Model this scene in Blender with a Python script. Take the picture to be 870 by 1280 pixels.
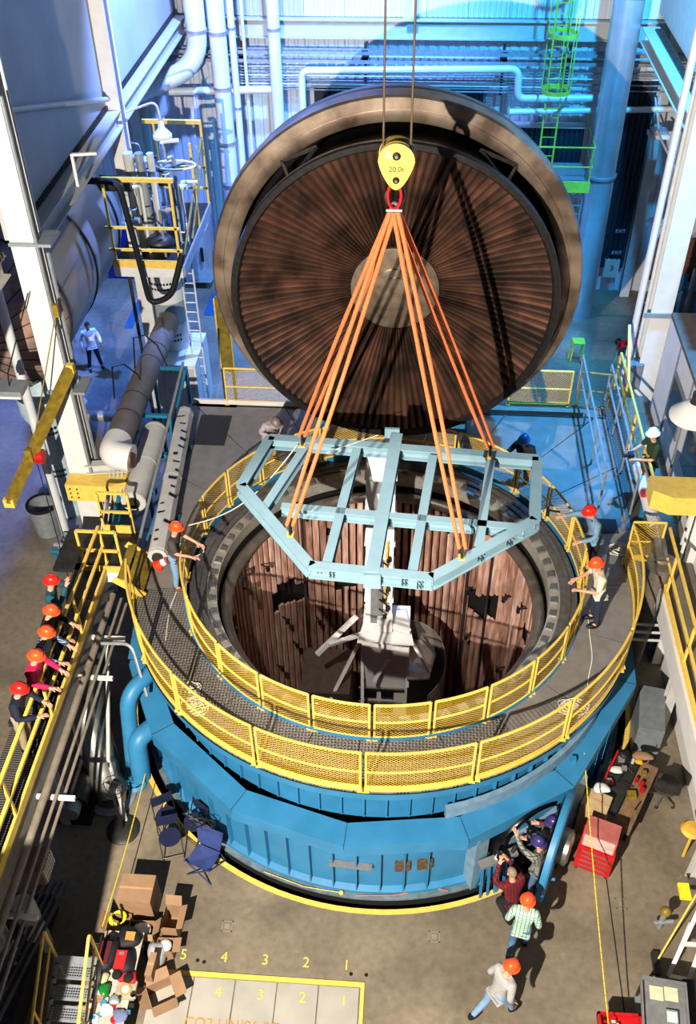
import bpy, math, random
from mathutils import Vector, Matrix
R_=random.Random(7)
PI=math.pi
sc=bpy.context.scene
COL=sc.collection
for o in list(bpy.data.objects): bpy.data.objects.remove(o,do_unlink=True)
# ---------------- camera, world, lights, exposure ----------------
CAM=Vector((0.40,-14.03,17.6))
F_PX=1216.75
CR=((0.99757259,0.03908856,-0.05762828),(0.06900838,-0.66565609,0.74306111),(-0.00931543,-0.74523423,-0.6667377))  # rows: world axes seen from the camera (right, down, forward)
cd=bpy.data.cameras.new('camera'); cam=bpy.data.objects.new('camera',cd); COL.objects.link(cam)
cam.matrix_world=Matrix(((CR[0][0],-CR[0][1],-CR[0][2],CAM.x),(CR[1][0],-CR[1][1],-CR[1][2],CAM.y),(CR[2][0],-CR[2][1],-CR[2][2],CAM.z),(0,0,0,1)))
cd.sensor_fit='VERTICAL'; cd.sensor_height=36; cd.sensor_width=24.47; cd.lens=36*F_PX/1280; cd.clip_end=200; cd.clip_start=.1
sc.camera=cam
w=bpy.data.worlds.new('hall_ambient'); sc.world=w; w.use_nodes=True
w.node_tree.nodes['Background'].inputs[0].default_value=(.52,.66,1.0,1); w.node_tree.nodes['Background'].inputs[1].default_value=.10
def spot(name,loc,target,power,color,size=60,blend=.3,radius=.15):
    l=bpy.data.lights.new(name,'SPOT'); l.energy=power; l.color=color; l.spot_size=math.radians(size); l.spot_blend=blend; l.shadow_soft_size=radius
    o=bpy.data.objects.new(name,l); COL.objects.link(o); o.location=loc
    o.rotation_euler=(Vector(target)-Vector(loc)).to_track_quat('-Z','Y').to_euler(); return o
spot('key_floodlight',(-4.2,-17.7,14.4),(0.8,2,2.5),43000,(1,.92,.81),84,.25,.08)
spot('azure_floodlight',(6.9,5.6,14.8),(5.4,9.0,1.5),21000,(.04,.38,1.0),68,.3,.2)
spot('cyan_wall_floodlight',(6.0,10.0,15.5),(4.5,17,3),15000,(.03,.42,1.0),100,.6,.25)
spot('crane_floodlight',(-3.6,-9.5,20.5),(.6,1.2,-.5),15000,(1,.91,.82),22,.5,.1)
spot('cobalt_floodlight',(-2.5,11.5,17),(-6.5,17,5),30000,(.17,.32,1.0),100,.5,.25)
spot('low_cobalt_floodlight',(-13,14,8.5),(-9,6,0),9000,(.06,.20,1.0),140,.5,.3)
sc.view_settings.view_transform='Standard'; sc.view_settings.look='None'; sc.view_settings.exposure=0; sc.view_settings.gamma=1
sc.view_settings.use_curve_mapping=False
# ---------------- helpers ----------------
def at(px,py,x=None,y=None,z=None):
    c=(px-435,py-640,F_PX); v=Vector([sum(CR[i][k]*c[k] for k in range(3)) for i in range(3)])
    if z is not None: t=(z-CAM.z)/v.z
    elif y is not None: t=(y-CAM.y)/v.y
    else: t=(x-CAM.x)/v.x
    return CAM+v*t
def lin(c): return tuple((v/12.92 if v<=.04045 else ((v+.055)/1.055)**2.4) for v in c)
MATS={}
def mat(name,rgb,rough=.6,metal=0.0,var=.12,scale=6,bump=0,rgb2=None,stretch=None,emit=0,world=False):
    """rgb are display values; noise mixes towards a second colour for wear and grain"""
    if name in MATS: return MATS[name]
    m=bpy.data.materials.new(name); m.use_nodes=True; nt=m.node_tree; b=nt.nodes['Principled BSDF']
    c=lin(rgb); c2=lin(rgb2) if rgb2 else tuple(max(0,v*(1-var*2.2)) for v in c)
    b.inputs['Roughness'].default_value=rough; b.inputs['Metallic'].default_value=metal
    b.inputs['Specular IOR Level'].default_value=.35
    m.diffuse_color=(*c,1)
    tc=nt.nodes.new('ShaderNodeNewGeometry' if world else 'ShaderNodeTexCoord'); src=tc.outputs['Position' if world else 'Object']
    if stretch:
        mp=nt.nodes.new('ShaderNodeMapping'); mp.inputs['Scale'].default_value=stretch; nt.links.new(src,mp.inputs[0]); src=mp.outputs[0]
    n=nt.nodes.new('ShaderNodeTexNoise'); n.inputs['Scale'].default_value=scale; n.inputs['Detail'].default_value=5; nt.links.new(src,n.inputs[0])
    r=nt.nodes.new('ShaderNodeValToRGB'); r.color_ramp.elements[0].position=.35; r.color_ramp.elements[1].position=.68
    r.color_ramp.elements[0].color=(*c2,1); r.color_ramp.elements[1].color=(*c,1)
    nt.links.new(n.outputs['Fac'],r.inputs[0]); nt.links.new(r.outputs[0],b.inputs['Base Color'])
    if bump:
        bp=nt.nodes.new('ShaderNodeBump'); bp.inputs['Strength'].default_value=bump; bp.inputs['Distance'].default_value=.02
        nt.links.new(n.outputs['Fac'],bp.inputs['Height']); nt.links.new(bp.outputs[0],b.inputs['Normal'])
    if emit: b.inputs['Emission Color'].default_value=(*c,1); b.inputs['Emission Strength'].default_value=emit
    MATS[name]=m; return m
class MB:
    def __init__(s): s.v=[];s.f=[];s.sm=[];s.mi=[];s.cm=0
    def add(s,vs,fs,smooth=False):
        k=len(s.v); s.v+= [Vector(p) for p in vs]; s.f+=[[i+k for i in f] for f in fs]; s.sm+=[smooth]*len(fs); s.mi+=[s.cm]*len(fs); return s
    def box(s,a,b,M=None):
        x0,y0,z0=a;x1,y1,z1=b
        vs=[Vector(p) for p in ((x0,y0,z0),(x1,y0,z0),(x1,y1,z0),(x0,y1,z0),(x0,y0,z1),(x1,y0,z1),(x1,y1,z1),(x0,y1,z1))]
        if M: vs=[M@p for p in vs]
        return s.add(vs,[(0,3,2,1),(4,5,6,7),(0,1,5,4),(1,2,6,5),(2,3,7,6),(3,0,4,7)])
    def cbox(s,c,d,M=None):
        return s.box((c[0]-d[0]/2,c[1]-d[1]/2,c[2]-d[2]/2),(c[0]+d[0]/2,c[1]+d[1]/2,c[2]+d[2]/2),M)
    def bar(s,p,q,w,h,up=(0,0,1)):
        """rectangular bar from p to q, w wide across, h tall along up"""
        p=Vector(p);q=Vector(q);d=(q-p).normalized();u=Vector(up)
        if abs(d.dot(u))>.98: u=Vector((0,1,0))
        sd=d.cross(u).normalized();u=sd.cross(d).normalized()
        vs=[]
        for c in (p,q):
            for a,b in ((-1,-1),(1,-1),(1,1),(-1,1)): vs.append(c+sd*(a*w/2)+u*(b*h/2))
        return s.add(vs,[(0,3,2,1),(4,5,6,7),(0,1,5,4),(1,2,6,5),(2,3,7,6),(3,0,4,7)])
    def ibeam(s,p,q,w,h,t=.02,up=(0,0,1)):
        p=Vector(p);q=Vector(q);d=(q-p).normalized();u=Vector(up)
        if abs(d.dot(u))>.98: u=Vector((0,1,0))
        sd=d.cross(u).normalized();u=sd.cross(d).normalized(); o=u*(h/2-t/2)
        s.bar(p+o,q+o,w,t,u);s.bar(p-o,q-o,w,t,u);s.bar(p,q,t,h-2*t,u);return s
    def tube(s,pts,r,n=10,cap=True,closed=False):
        P=[Vector(p) for p in pts]; m=len(P); rs=r if isinstance(r,(list,tuple)) else [r]*m
        k=len(s.v); last=None
        for i,p in enumerate(P):
            if closed: d=(P[(i+1)%m]-P[i-1])
            else: d=(P[min(i+1,m-1)]-P[max(i-1,0)])
            if d.length<1e-9: d=Vector((0,0,1))
            d.normalize()
            if last is None: u=Vector((0,0,1)) if abs(d.z)<.95 else Vector((1,0,0))
            else: u=last
            a=(u-d*u.dot(d)).normalized(); last=a; b=d.cross(a)
            rr=rs[i]
            if 0<i<m-1 and not closed:
                c=(P[i]-P[i-1]).normalized().dot((P[i+1]-P[i]).normalized()); 
            s.v+=[p+(a*math.cos(2*PI*j/n)+b*math.sin(2*PI*j/n))*rr for j in range(n)]
        seg=m if closed else m-1
        for i in range(seg):
            for j in range(n):
                A=k+i*n;B=k+((i+1)%m)*n; s.f.append([A+j,A+(j+1)%n,B+(j+1)%n,B+j]); s.sm.append(True); s.mi.append(s.cm)
        if cap and not closed:
            s.f.append([k+j for j in range(n)][::-1]);s.f.append([k+(m-1)*n+j for j in range(n)]);s.sm+=[False,False];s.mi+=[s.cm]*2
        return s
    def lathe(s,prof,n=32,c=(0,0,0),axis='z',a0=0,a1=2*PI,smooth=True,M=None):
        """prof: (radius, height) pairs turned about the axis through c"""
        full=abs(a1-a0-2*PI)<1e-6; m=n if full else n+1; vs=[]
        for i in range(m):
            a=a0+(a1-a0)*i/n
            for r,h in prof:
                if axis=='z': p=Vector((r*math.cos(a),r*math.sin(a),h))
                elif axis=='y': p=Vector((r*math.cos(a),h,r*math.sin(a)))
                else: p=Vector((h,r*math.cos(a),r*math.sin(a)))
                vs.append(Vector(c)+p)
        if M: vs=[M@v for v in vs]
        L=len(prof);fs=[]
        for i in range(n):
            A=i*L;B=((i+1)%m)*L
            for j in range(L-1): fs.append((A+j,B+j,B+j+1,A+j+1))
        return s.add(vs,fs,smooth)
    def prism(s,poly,z0,z1):
        n=len(poly);vs=[(x,y,z0) for x,y in poly]+[(x,y,z1) for x,y in poly]
        return s.add(vs,[list(range(n))[::-1],list(range(n,2*n))]+[(i,(i+1)%n,n+(i+1)%n,n+i) for i in range(n)])
    def ball(s,c,r,n=12,m=8,a=1,b=1,h=1,M=None):
        vs=[];fs=[]
        for i in range(m+1):
            t=PI*i/m
            for j in range(n):
                f=2*PI*j/n; vs.append(Vector((r*a*math.sin(t)*math.cos(f),r*b*math.sin(t)*math.sin(f),r*h*math.cos(t))))
        if M: vs=[M@v for v in vs]
        vs=[Vector(c)+v for v in vs]
        for i in range(m):
            for j in range(n): fs.append((i*n+j,(i+1)*n+j,(i+1)*n+(j+1)%n,i*n+(j+1)%n))
        return s.add(vs,fs,True)
LOCAL=set()
def root_of(o):
    while o.parent: o=o.parent
    return o
def mesh(name,mb,mats):
    me=bpy.data.meshes.new(name)
    me.from_pydata([tuple(v) for v in mb.v],[],mb.f)
    if not isinstance(mats,(list,tuple)): mats=[mats]
    for m in mats: me.materials.append(m)
    me.polygons.foreach_set('use_smooth',mb.sm); me.polygons.foreach_set('material_index',mb.mi)
    me.validate(); me.update()
    if any(mb.sm): me.set_sharp_from_angle(angle=math.radians(38))
    return me
def obj(name,mb,mats,parent=None,label=None,kind=None):
    """one mesh object; geometry in world coordinates unless its thing was made local"""
    if parent is not None:
        r=root_of(parent)
        if r.name not in LOCAL and tuple(r.location)!=(0,0,0):
            L=Vector(r.location); mb.v=[v-L for v in mb.v]
    o=bpy.data.objects.new(name,mesh(name,mb,mats)); COL.objects.link(o)
    if parent is not None: o.parent=parent
    if label: o['label']=label
    if kind: o['kind']=kind
    return o
def thing(name,label,cat,loc=(0,0,0),rz=0,group=None,local=False):
    o=bpy.data.objects.new(name,None); COL.objects.link(o); o.location=loc; o.rotation_euler=(0,0,rz); o.empty_display_size=.2
    o['label']=label;o['category']=cat
    if group:o['group']=group
    if local:LOCAL.add(o.name)
    return o
def solo(name,mb,mats,label,cat,group=None):
    """a thing that is a single mesh, its origin at its base"""
    xs=[v.x for v in mb.v];ys=[v.y for v in mb.v];z0=min(v.z for v in mb.v)
    L=Vector(((min(xs)+max(xs))/2,(min(ys)+max(ys))/2,z0)); mb.v=[v-L for v in mb.v]
    o=bpy.data.objects.new(name,mesh(name,mb,mats)); COL.objects.link(o); o.location=L
    o['label']=label;o['category']=cat
    if group:o['group']=group
    return o
def struct(name,mb,mats,parent=None):
    o=bpy.data.objects.new(name,mesh(name,mb,mats)); COL.objects.link(o); o['kind']='structure'
    if parent is not None:o.parent=parent
    return o
def dup(o,loc=None,rz=None,label=None,parent=None):
    c=o.copy();COL.objects.link(c);c.parent=parent
    if o.name in LOCAL:LOCAL.add(c.name)
    if loc is not None:c.location=loc
    if rz is not None:c.rotation_euler=(0,0,rz)
    if label:c['label']=label
    for ch in list(o.children):dup(ch,parent=c)
    return c
def piece(name,me,parent,loc=(0,0,0),rot=(0,0,0),scale=None):
    """another object of an already built mesh"""
    o=bpy.data.objects.new(name,me);COL.objects.link(o);o.parent=parent;o.location=loc;o.rotation_euler=rot
    if scale:o.scale=scale
    return o
def arc(c,r,a0,a1,n,z):
    return [(c[0]+r*math.cos(a0+(a1-a0)*i/n),c[1]+r*math.sin(a0+(a1-a0)*i/n),z) for i in range(n+1)]
def bend(pts,r=.2,n=5):
    """round the corners of a polyline"""
    P=[Vector(p) for p in pts];out=[P[0]]
    for i in range(1,len(P)-1):
        a=(P[i-1]-P[i]);b=(P[i+1]-P[i]);q=min(r,a.length*.45,b.length*.45);a.normalize();b.normalize()
        A=P[i]+a*q;B=P[i]+b*q
        for k in range(n+1):
            t=k/n;out.append(A*(1-t)**2+P[i]*2*t*(1-t)+B*t*t)
    out.append(P[-1]);return out
# materials shared by many things
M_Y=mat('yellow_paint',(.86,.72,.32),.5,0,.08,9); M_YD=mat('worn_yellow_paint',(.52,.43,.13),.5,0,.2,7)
M_W=mat('white_paint',(.70,.69,.66),.5,0,.06,4); M_BLK=mat('black_paint',(.05,.05,.055),.6,0,.1,5); M_DARK=mat('dark_recess',(.045,.04,.035),.9,0,.1,5)
M_BLUE=mat('chamber_blue_paint',(.19,.46,.62),.45,0,.07,2.2,.05,(.16,.42,.57)); M_TEAL=mat('teal_paint',(.10,.42,.52),.45)
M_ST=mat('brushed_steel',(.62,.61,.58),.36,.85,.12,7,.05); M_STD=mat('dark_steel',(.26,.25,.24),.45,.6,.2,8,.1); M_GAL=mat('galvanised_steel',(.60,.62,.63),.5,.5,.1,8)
M_CARD=mat('cardboard',(.55,.43,.32),.85,0,.06,5); M_RED=mat('red_paint',(.70,.08,.10),.4); M_WHT=mat('bright_white_paint',(.79,.78,.76),.5,0,.04,4)
M_GREY=mat('grey_paint',(.45,.45,.45),.55); M_CONC=mat('pale_concrete',(.50,.47,.42),.85,0,.1,3,.1)
# ================= the setting: floor, walls =================
ZF=0.0; ZD=3.3
def floor_material():
    m=bpy.data.materials.new('stained_concrete');m.use_nodes=True;nt=m.node_tree;b=nt.nodes['Principled BSDF'];b.inputs['Roughness'].default_value=.62
    tc=nt.nodes.new('ShaderNodeTexCoord')
    def noise(s,d=6,dist=0):
        n=nt.nodes.new('ShaderNodeTexNoise');n.inputs['Scale'].default_value=s;n.inputs['Detail'].default_value=d;n.inputs['Distortion'].default_value=dist;nt.links.new(tc.outputs['Object'],n.inputs[0]);return n
    def ramp(src,els):
        r=nt.nodes.new('ShaderNodeValToRGB');e=r.color_ramp.elements
        e[0].position,e[0].color=els[0][0],(*lin(els[0][1]),1);e[1].position,e[1].color=els[1][0],(*lin(els[1][1]),1)
        for p,c in els[2:]:
            q=e.new(p);q.color=(*lin(c),1)
        nt.links.new(src,r.inputs[0]);return r
    a=ramp(noise(.55,8,.6).outputs['Fac'],[(.3,(.35,.31,.25)),(.72,(.52,.47,.385)),(.5,(.44,.395,.325))])
    d=ramp(noise(7,9).outputs['Fac'],[(.3,(.62,.6,.58)),(.62,(.95,.95,.95))])
    sp=ramp(noise(2.6,10,1.5).outputs['Fac'],[(.66,(0,0,0)),(.76,(.5,.5,.5))])
    mx=nt.nodes.new('ShaderNodeMix');mx.data_type='RGBA';mx.blend_type='MULTIPLY';mx.inputs[0].default_value=.42
    nt.links.new(a.outputs[0],mx.inputs[6]);nt.links.new(d.outputs[0],mx.inputs[7])
    m2=nt.nodes.new('ShaderNodeMix');m2.data_type='RGBA';m2.inputs[7].default_value=(*lin((.66,.63,.57)),1)
    nt.links.new(sp.outputs[0],m2.inputs[0]);nt.links.new(mx.outputs[2],m2.inputs[6]);nt.links.new(m2.outputs[2],b.inputs['Base Color'])
    bp=nt.nodes.new('ShaderNodeBump');bp.inputs['Strength'].default_value=.12;bp.inputs['Distance'].default_value=.02
    nt.links.new(noise(9,8).outputs['Fac'],bp.inputs['Height']);nt.links.new(bp.outputs[0],b.inputs['Normal'])
    return m
M_FLOOR=floor_material()
X0,X1,Y0,Y1=-17,14,-12,18.2
def rect_r(a,x0,x1,y0,y1):
    c,s=math.cos(a),math.sin(a);t=1e9
    if c>1e-9:t=min(t,x1/c)
    if c<-1e-9:t=min(t,x0/c)
    if s>1e-9:t=min(t,y1/s)
    if s<-1e-9:t=min(t,y0/s)
    return t
angs=sorted([2*PI*i/120 for i in range(120)]+[math.atan2(y,x)%(2*PI) for x in(X0,X1) for y in(Y0,Y1)])
mb=MB();n=len(angs);vs=[]
for a in angs:
    r=rect_r(a,X0,X1,Y0,Y1);vs+=[(5.46*math.cos(a),5.46*math.sin(a),-.6),(5.46*math.cos(a),5.46*math.sin(a),0),(r*math.cos(a),r*math.sin(a),0)]
mb.add(vs,[(3*i,3*((i+1)%n),3*((i+1)%n)+1,3*i+1) for i in range(n)]+[(3*i+1,3*((i+1)%n)+1,3*((i+1)%n)+2,3*i+2) for i in range(n)])
FLOOR=struct('floor',mb,M_FLOOR)
mb=MB();mb.lathe([(5.46,.004),(5.46,.012),(5.56,.012),(5.56,.004)],120);obj('painted_ring_line',mb,M_Y,FLOOR,'yellow painted line around the chamber pit')
# floor hatch plates 1 to 5 with the yellow border and numerals
PL=mat('painted_floor_plate',(.60,.58,.54),.6,0,.07,2,.04)
px=[-3.72,-2.98,-2.24,-1.50,-.77,-.05]
for i in range(5):
    mb=MB();mb.box((px[i]+.012,-9.6,.002),(px[i+1]-.012,-6.90,.02+.002*(i%2)));obj('floor_plate',mb,PL,FLOOR)
mb=MB();mb.box((-3.72,-6.885,.002),(.03,-6.80,.026));mb.box((-.035,-9.6,.002),(.03,-6.885,.026));obj('painted_border',mb,M_Y,FLOOR,'yellow painted border of the floor plates')
def text(name,s,loc,size,m,parent=None,rot=(0,0,0),label=None,ext=.002):
    cu=bpy.data.curves.new(name,'FONT');cu.body=s;cu.size=size;cu.extrude=ext;cu.align_x='CENTER';cu.align_y='CENTER'
    t=bpy.data.objects.new(name,cu);COL.objects.link(t);bpy.context.view_layer.update()
    me=bpy.data.meshes.new_from_object(t.evaluated_get(bpy.context.evaluated_depsgraph_get()));COL.objects.unlink(t);bpy.data.objects.remove(t)
    me.materials.clear();me.materials.append(m);o=bpy.data.objects.new(name,me);COL.objects.link(o);o.rotation_euler=rot
    L=Vector(loc)
    if parent is not None:
        o.parent=parent
        r=root_of(parent)
        if r.name not in LOCAL:L=L-Vector(r.location)
    o.location=L
    if label:o['label']=label
    return o
for i,s in enumerate('54321'):
    cx=(px[i]+px[i+1])/2
    text('painted_numeral',s,(cx+.1,-6.52+.0*i,.006),.26,M_Y,FLOOR,label='yellow painted numeral '+s+' on the concrete')
    text('painted_numeral',s,(cx+.1,-7.13,.028),.26,M_Y,FLOOR,label='yellow painted numeral '+s+' on the plate')
text('painted_lettering','CO2 LIN/96 RT',(-2.2,-7.67,.028),.25,mat('faded_orange_paint',(.85,.50,.16),.7),FLOOR,label='faded orange lettering across the plates')
# painted line and seams on the floor
mb=MB();mb.box((4.50,-9,.002),(4.52,-4.3,.005));obj('floor_joint',mb,M_DARK,FLOOR)
for a,b in (((-8.4,11.4),(-7.2,14.6)),((-6.9,15.6),(-4.6,17.2)),((-9.5,14.6),(-9.2,17.2))):
    mb=MB();mb.box((a[0],a[1],.002),(b[0],b[1],.008));obj('floor_mat',mb,mat('dark_blue_floor_paint',(.12,.30,.42),.6),FLOOR)
for cx,cy in ((-2.55,-5.95),(1.25,-5.9),(4.72,-5.05)):
    mb=MB()
    for dx,dy,w_,h_ in ((-.09,0,.02,.2),(.09,0,.02,.2),(0,-.09,.2,.02),(0,.09,.2,.02),(0,0,.1,.1)): mb.box((cx+dx-w_/2,cy+dy-h_/2,.001),(cx+dx+w_/2,cy+dy+h_/2,.008))
    obj('anchor_plate',mb,M_CONC,FLOOR)
for cx,cy in ((-2.98,-6.6),(-2.86,-6.62),(-.22,-6.66),(.05,-6.66)):
    mb=MB();mb.lathe([(0,.004),(.035,.004)],10,(cx,cy,0));obj('anchor_hole',mb,M_DARK,FLOOR)
# back wall: corrugated cladding sheets, each a piece
M_CL=mat('pale_cladding',(.76,.78,.80),.5,.1,.02,3);M_CLG=mat('grey_cladding',(.66,.66,.66),.5,.15,.02,3);M_CLD=mat('dark_louvre_metal',(.13,.17,.21),.5,.2,.1,4)
mb=MB();mb.box((-17,18.25,0),(14,18.6,16));WB=struct('wall_back',mb,M_W)
def cladding(x0,x1,z0,z1,y=18.2,pitch=.16,d=.035):
    mb=MB();n=max(1,round((x1-x0)/pitch));p=(x1-x0)/n;xs=[]
    for i in range(n):
        a=x0+i*p;xs+=[(a,y),(a+p*.25,y),(a+p*.35,y-d),(a+p*.9,y-d)]
    xs.append((x1,y));vs=[(x,yy,z0) for x,yy in xs]+[(x,yy,z1) for x,yy in xs];m=len(xs)
    mb.add(vs,[(i,i+1,m+i+1,m+i) for i in range(m-1)]);return mb
k=0
x=-17
while x<13.9:
    obj('cladding_sheet',cladding(x,min(x+1.24,14),0,8.5,pitch=.31),M_CL,WB)
    obj('cladding_sheet',cladding(x,min(x+1.24,14),9.05,15.5,pitch=.155),M_CLG if x<-4 else M_CL,WB);x+=1.25
mb=MB();mb.ibeam((-17,18.05,8.75),(14,18.05,8.75),.3,.55,.04);struct('trim_1',mb,M_W)
# side walls beyond the frame edges
mb=MB();mb.box((-17.3,-12,0),(-17,18.6,16));struct('wall_left',mb,M_CLG)
mb=MB();mb.box((14,-12,0),(14.3,18.6,16));struct('wall_right',mb,M_CLG)
# ================= vacuum chamber body =================
CH=thing('vacuum_chamber','big round blue-painted vacuum chamber with copper-coloured lining standing in the floor','chamber')
M_PLATE=mat('chamber_steel_ring',(.38,.365,.345),.42,.35,.2,9,.02,(.30,.285,.27));M_RING2=mat('scuffed_steel_ring',(.58,.56,.52),.42,.25,.12,9,.02)
mb=MB();mb.lathe([(3.55,-.55),(5.46,-.55)],96);mb.lathe([(5.28,-.55),(5.28,.02)],96);obj('pit_floor',mb,M_DARK,CH)
mb=MB();mb.lathe([(4.9,.02),(5.3,.02),(5.3,.07),(4.9,.07)],120);obj('base_flange',mb,mat('grey_blue_base',(.40,.47,.50),.6,0,.2,5),CH)
HR=5.09
mb=MB();mb.lathe([(HR,.07),(HR,1.95)],120);mb.lathe([(HR+.11,.07),(HR+.11,.15),(HR,.2)],120);obj('lower_shell',mb,M_BLUE,CH)
mb=MB();mb.lathe([(4.68,1.9),(4.68,2.75),(4.80,3.0),(4.80,3.06)],120);obj('upper_shell',mb,M_BLUE,CH)
HA=math.radians(-55)   # direction of the round hatch
# fins
mb=MB();mb.box((HR-.02,-.012,.07),(HR+.10,.012,1.95));fin=mesh('stiffener_fin',mb,M_BLUE)
mb=MB();mb.box((4.66,-.012,2.0),(4.75,.012,2.95));fin2=mesh('stiffener_fin',mb,M_BLUE)
for i in range(74):
    a=2*PI*i/74
    if abs((a-HA+PI)%(2*PI)-PI)>.33: piece('stiffener_fin',fin,CH,rot=(0,0,a))
    piece('stiffener_fin',fin2,CH,rot=(0,0,a+.02))
# polygonal box girder: one piece per side
ga=[-148,-142.7,-117.7,-94.6,-71,-46.6,-16,8,32,56,80,104,128,152,176,197]
ga=[-142.7,-117.7,-94.6,-71,-46.6,-16,8,32,56,80,104,128,152,176,196]
for i in range(len(ga)):
    a=math.radians(ga[i]);b=math.radians(ga[(i+1)%len(ga)]);
    p=[(r*math.cos(t),r*math.sin(t)) for r,t in((4.9,a),(5.37,a),(5.37,b),(4.9,b))]
    mb=MB();mb.prism(p,1.66,2.0);obj('girder_segment',mb,M_BLUE,CH)
    mb=MB()
    mb.prism([(4.9*math.cos(a)*1.0,4.9*math.sin(a)),(5.37*math.cos(a),5.37*math.sin(a)),(5.37*math.cos(a+.002),5.37*math.sin(a+.002)),(4.9*math.cos(a+.002),4.9*math.sin(a+.002))],1.9,2.004);obj('weld_joint',mb,M_STD,CH)
# flange at deck level
mb=MB();mb.lathe([(3.62,2.9),(3.62,3.22),(3.74,3.22),(3.74,3.25),(3.82,3.25),(3.82,3.22),(3.95,3.22),(3.97,3.0)],128);obj('flange',mb,M_PLATE,CH)
mb=MB();mb.lathe([(3.40,2.85),(3.40,3.14),(3.62,3.16)],128);obj('inner_ledge',mb,M_RING2,CH)
mb=MB();mb.add([(3.42,-.075,3.14),(3.58,-.085,3.14),(3.58,.085,3.14),(3.42,.075,3.14),(3.43,-.06,3.19),(3.56,-.07,3.2),(3.56,.07,3.2),(3.43,.06,3.19)],[(0,3,2,1),(4,5,6,7),(0,1,5,4),(1,2,6,5),(2,3,7,6),(3,0,4,7)]);blk=mesh('clamp_block',mb,M_ST)
for i in range(60):
    piece('clamp_block',blk,CH,rot=(0,0,2*PI*i/60))
mb=MB();mb.lathe([(3.55,2.0),(3.55,2.9),(3.40,2.9),(3.46,2.55),(3.46,-5.3)],96);obj('inner_liner',mb,mat('black_liner',(.06,.045,.04),.7),CH)
mb=MB();mb.lathe([(0,-5.25),(3.5,-5.25)],64);obj('inner_floor',mb,M_STD,CH)
mb=MB();mb.tube(arc((0,0),3.26,0,2*PI,96,2.62)[:-1],.13,10,closed=True);obj('manifold_pipe',mb,mat('grey_manifold',(.50,.47,.43),.4,.7,.15,4),CH)
# copper-coloured lining slats
M_COP=[mat('copper_slat_%s'%n,c,.42,.2,.16,3,.06,c2,(4,4,.6),world=True) for n,c,c2 in (('rosy',(.80,.64,.57),(.60,.44,.37)),('brown',(.72,.56,.49),(.48,.34,.28)),('pale',(.85,.71,.65),(.65,.50,.43)))]
NS=112
def slat(z0,z1,mi):
    mb=MB();w=2*PI*3.33/NS*.5
    pr=[(3.34,-w*.80),(3.27,-w*.58),(3.27,w*.58),(3.34,w*.80)]
    for (x,y) in pr: pass
    vs=[(x,y,z0) for x,y in pr]+[(x,y,z1) for x,y in pr]
    mb.add(vs,[(0,4,5,1),(1,5,6,2),(2,6,7,3),(3,7,4,0),(4,7,6,5),(0,1,2,3)])
    # seam tube down the middle of the joint
    return mesh('lining_slat',mb,M_COP[mi])
sl=[slat(-5.2,2.5,i) for i in range(3)];TR={}
def cyl_hit(px_,py_,r=3.3):
    c=(px_-435,py_-640,F_PX);v=Vector([sum(CR[i][k]*c[k] for k in range(3)) for i in range(3)])
    A=v.x**2+v.y**2;B=2*(CAM.x*v.x+CAM.y*v.y);C_=CAM.x**2+CAM.y**2-r*r;t=(-B+math.sqrt(max(0,B*B-4*A*C_)))/(2*A);p=CAM+v*t
    return math.atan2(p.y,p.x),p.z
cut=[]
for (x0,y0,nn,hh) in ((353,744,3.6,.75),(377,738,2.4,.65),(594,752,2.6,.75),(613,756,2.6,.85),(656,790,2.4,.65),(669,800,2,.7),(435,730,3,.4),(488,730,3,.4),(525,648,2,.3),(416,662,2,.3),(292,790,2,.8)):
    a0,z0=cyl_hit(x0,y0);cut.append((a0-nn*PI/NS,a0+nn*PI/NS,z0-hh/2,z0+hh/2))
rr=random.Random(3)
for i in range(NS):
    a=2*PI*(i+.5)/NS;aa=(a+PI)%(2*PI)-PI;hit=[c for c in cut if c[0]-.01<aa<c[1]+.01];m=rr.choice((0,0,1,1,2))
    if hit:
        z0,z1=hit[0][2]+rr.uniform(-.1,.1),hit[0][3]+rr.uniform(-.1,.1)
        piece('lining_slat',slat(-5.2,z0,m),CH,rot=(0,0,a));piece('lining_slat',slat(z1,2.5,m),CH,rot=(0,0,a))
    else: piece('lining_slat',sl[m],CH,rot=(0,0,a))
for (x,y) in ((302,735),(378,640),(352,770),(365,800),(395,770),(397,860),(410,660),(270,790),(330,862),(592,733),(640,745),(615,850),(590,790),(632,833),(575,710),(660,760),(566,655),(700,640),(325,705),(292,720),(345,830),(388,835),(645,880),(535,830)):
    a,z=cyl_hit(x,y)
    mb=MB();mb.tube([(3.3,0,0),(3.05,0,.02)],.022,6);mb.cbox((3.08,0,-.04),(.06,.07,.14));mb.tube([(3.08,-.07,.0),(3.08,.07,.03)],.02,6)
    piece('instrument_bracket',mesh('instrument_bracket',mb,M_BLK),CH,loc=(0,0,z),rot=(0,0,a))
for a in (78,52,100,128,40):
    mb=MB();mb.tube([(3.2,0,-5.2),(3.2,0,2.5)],.03,6);piece('feed_tube',mesh('feed_tube',mb,M_STD),CH,rot=(0,0,math.radians(a)))
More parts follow.
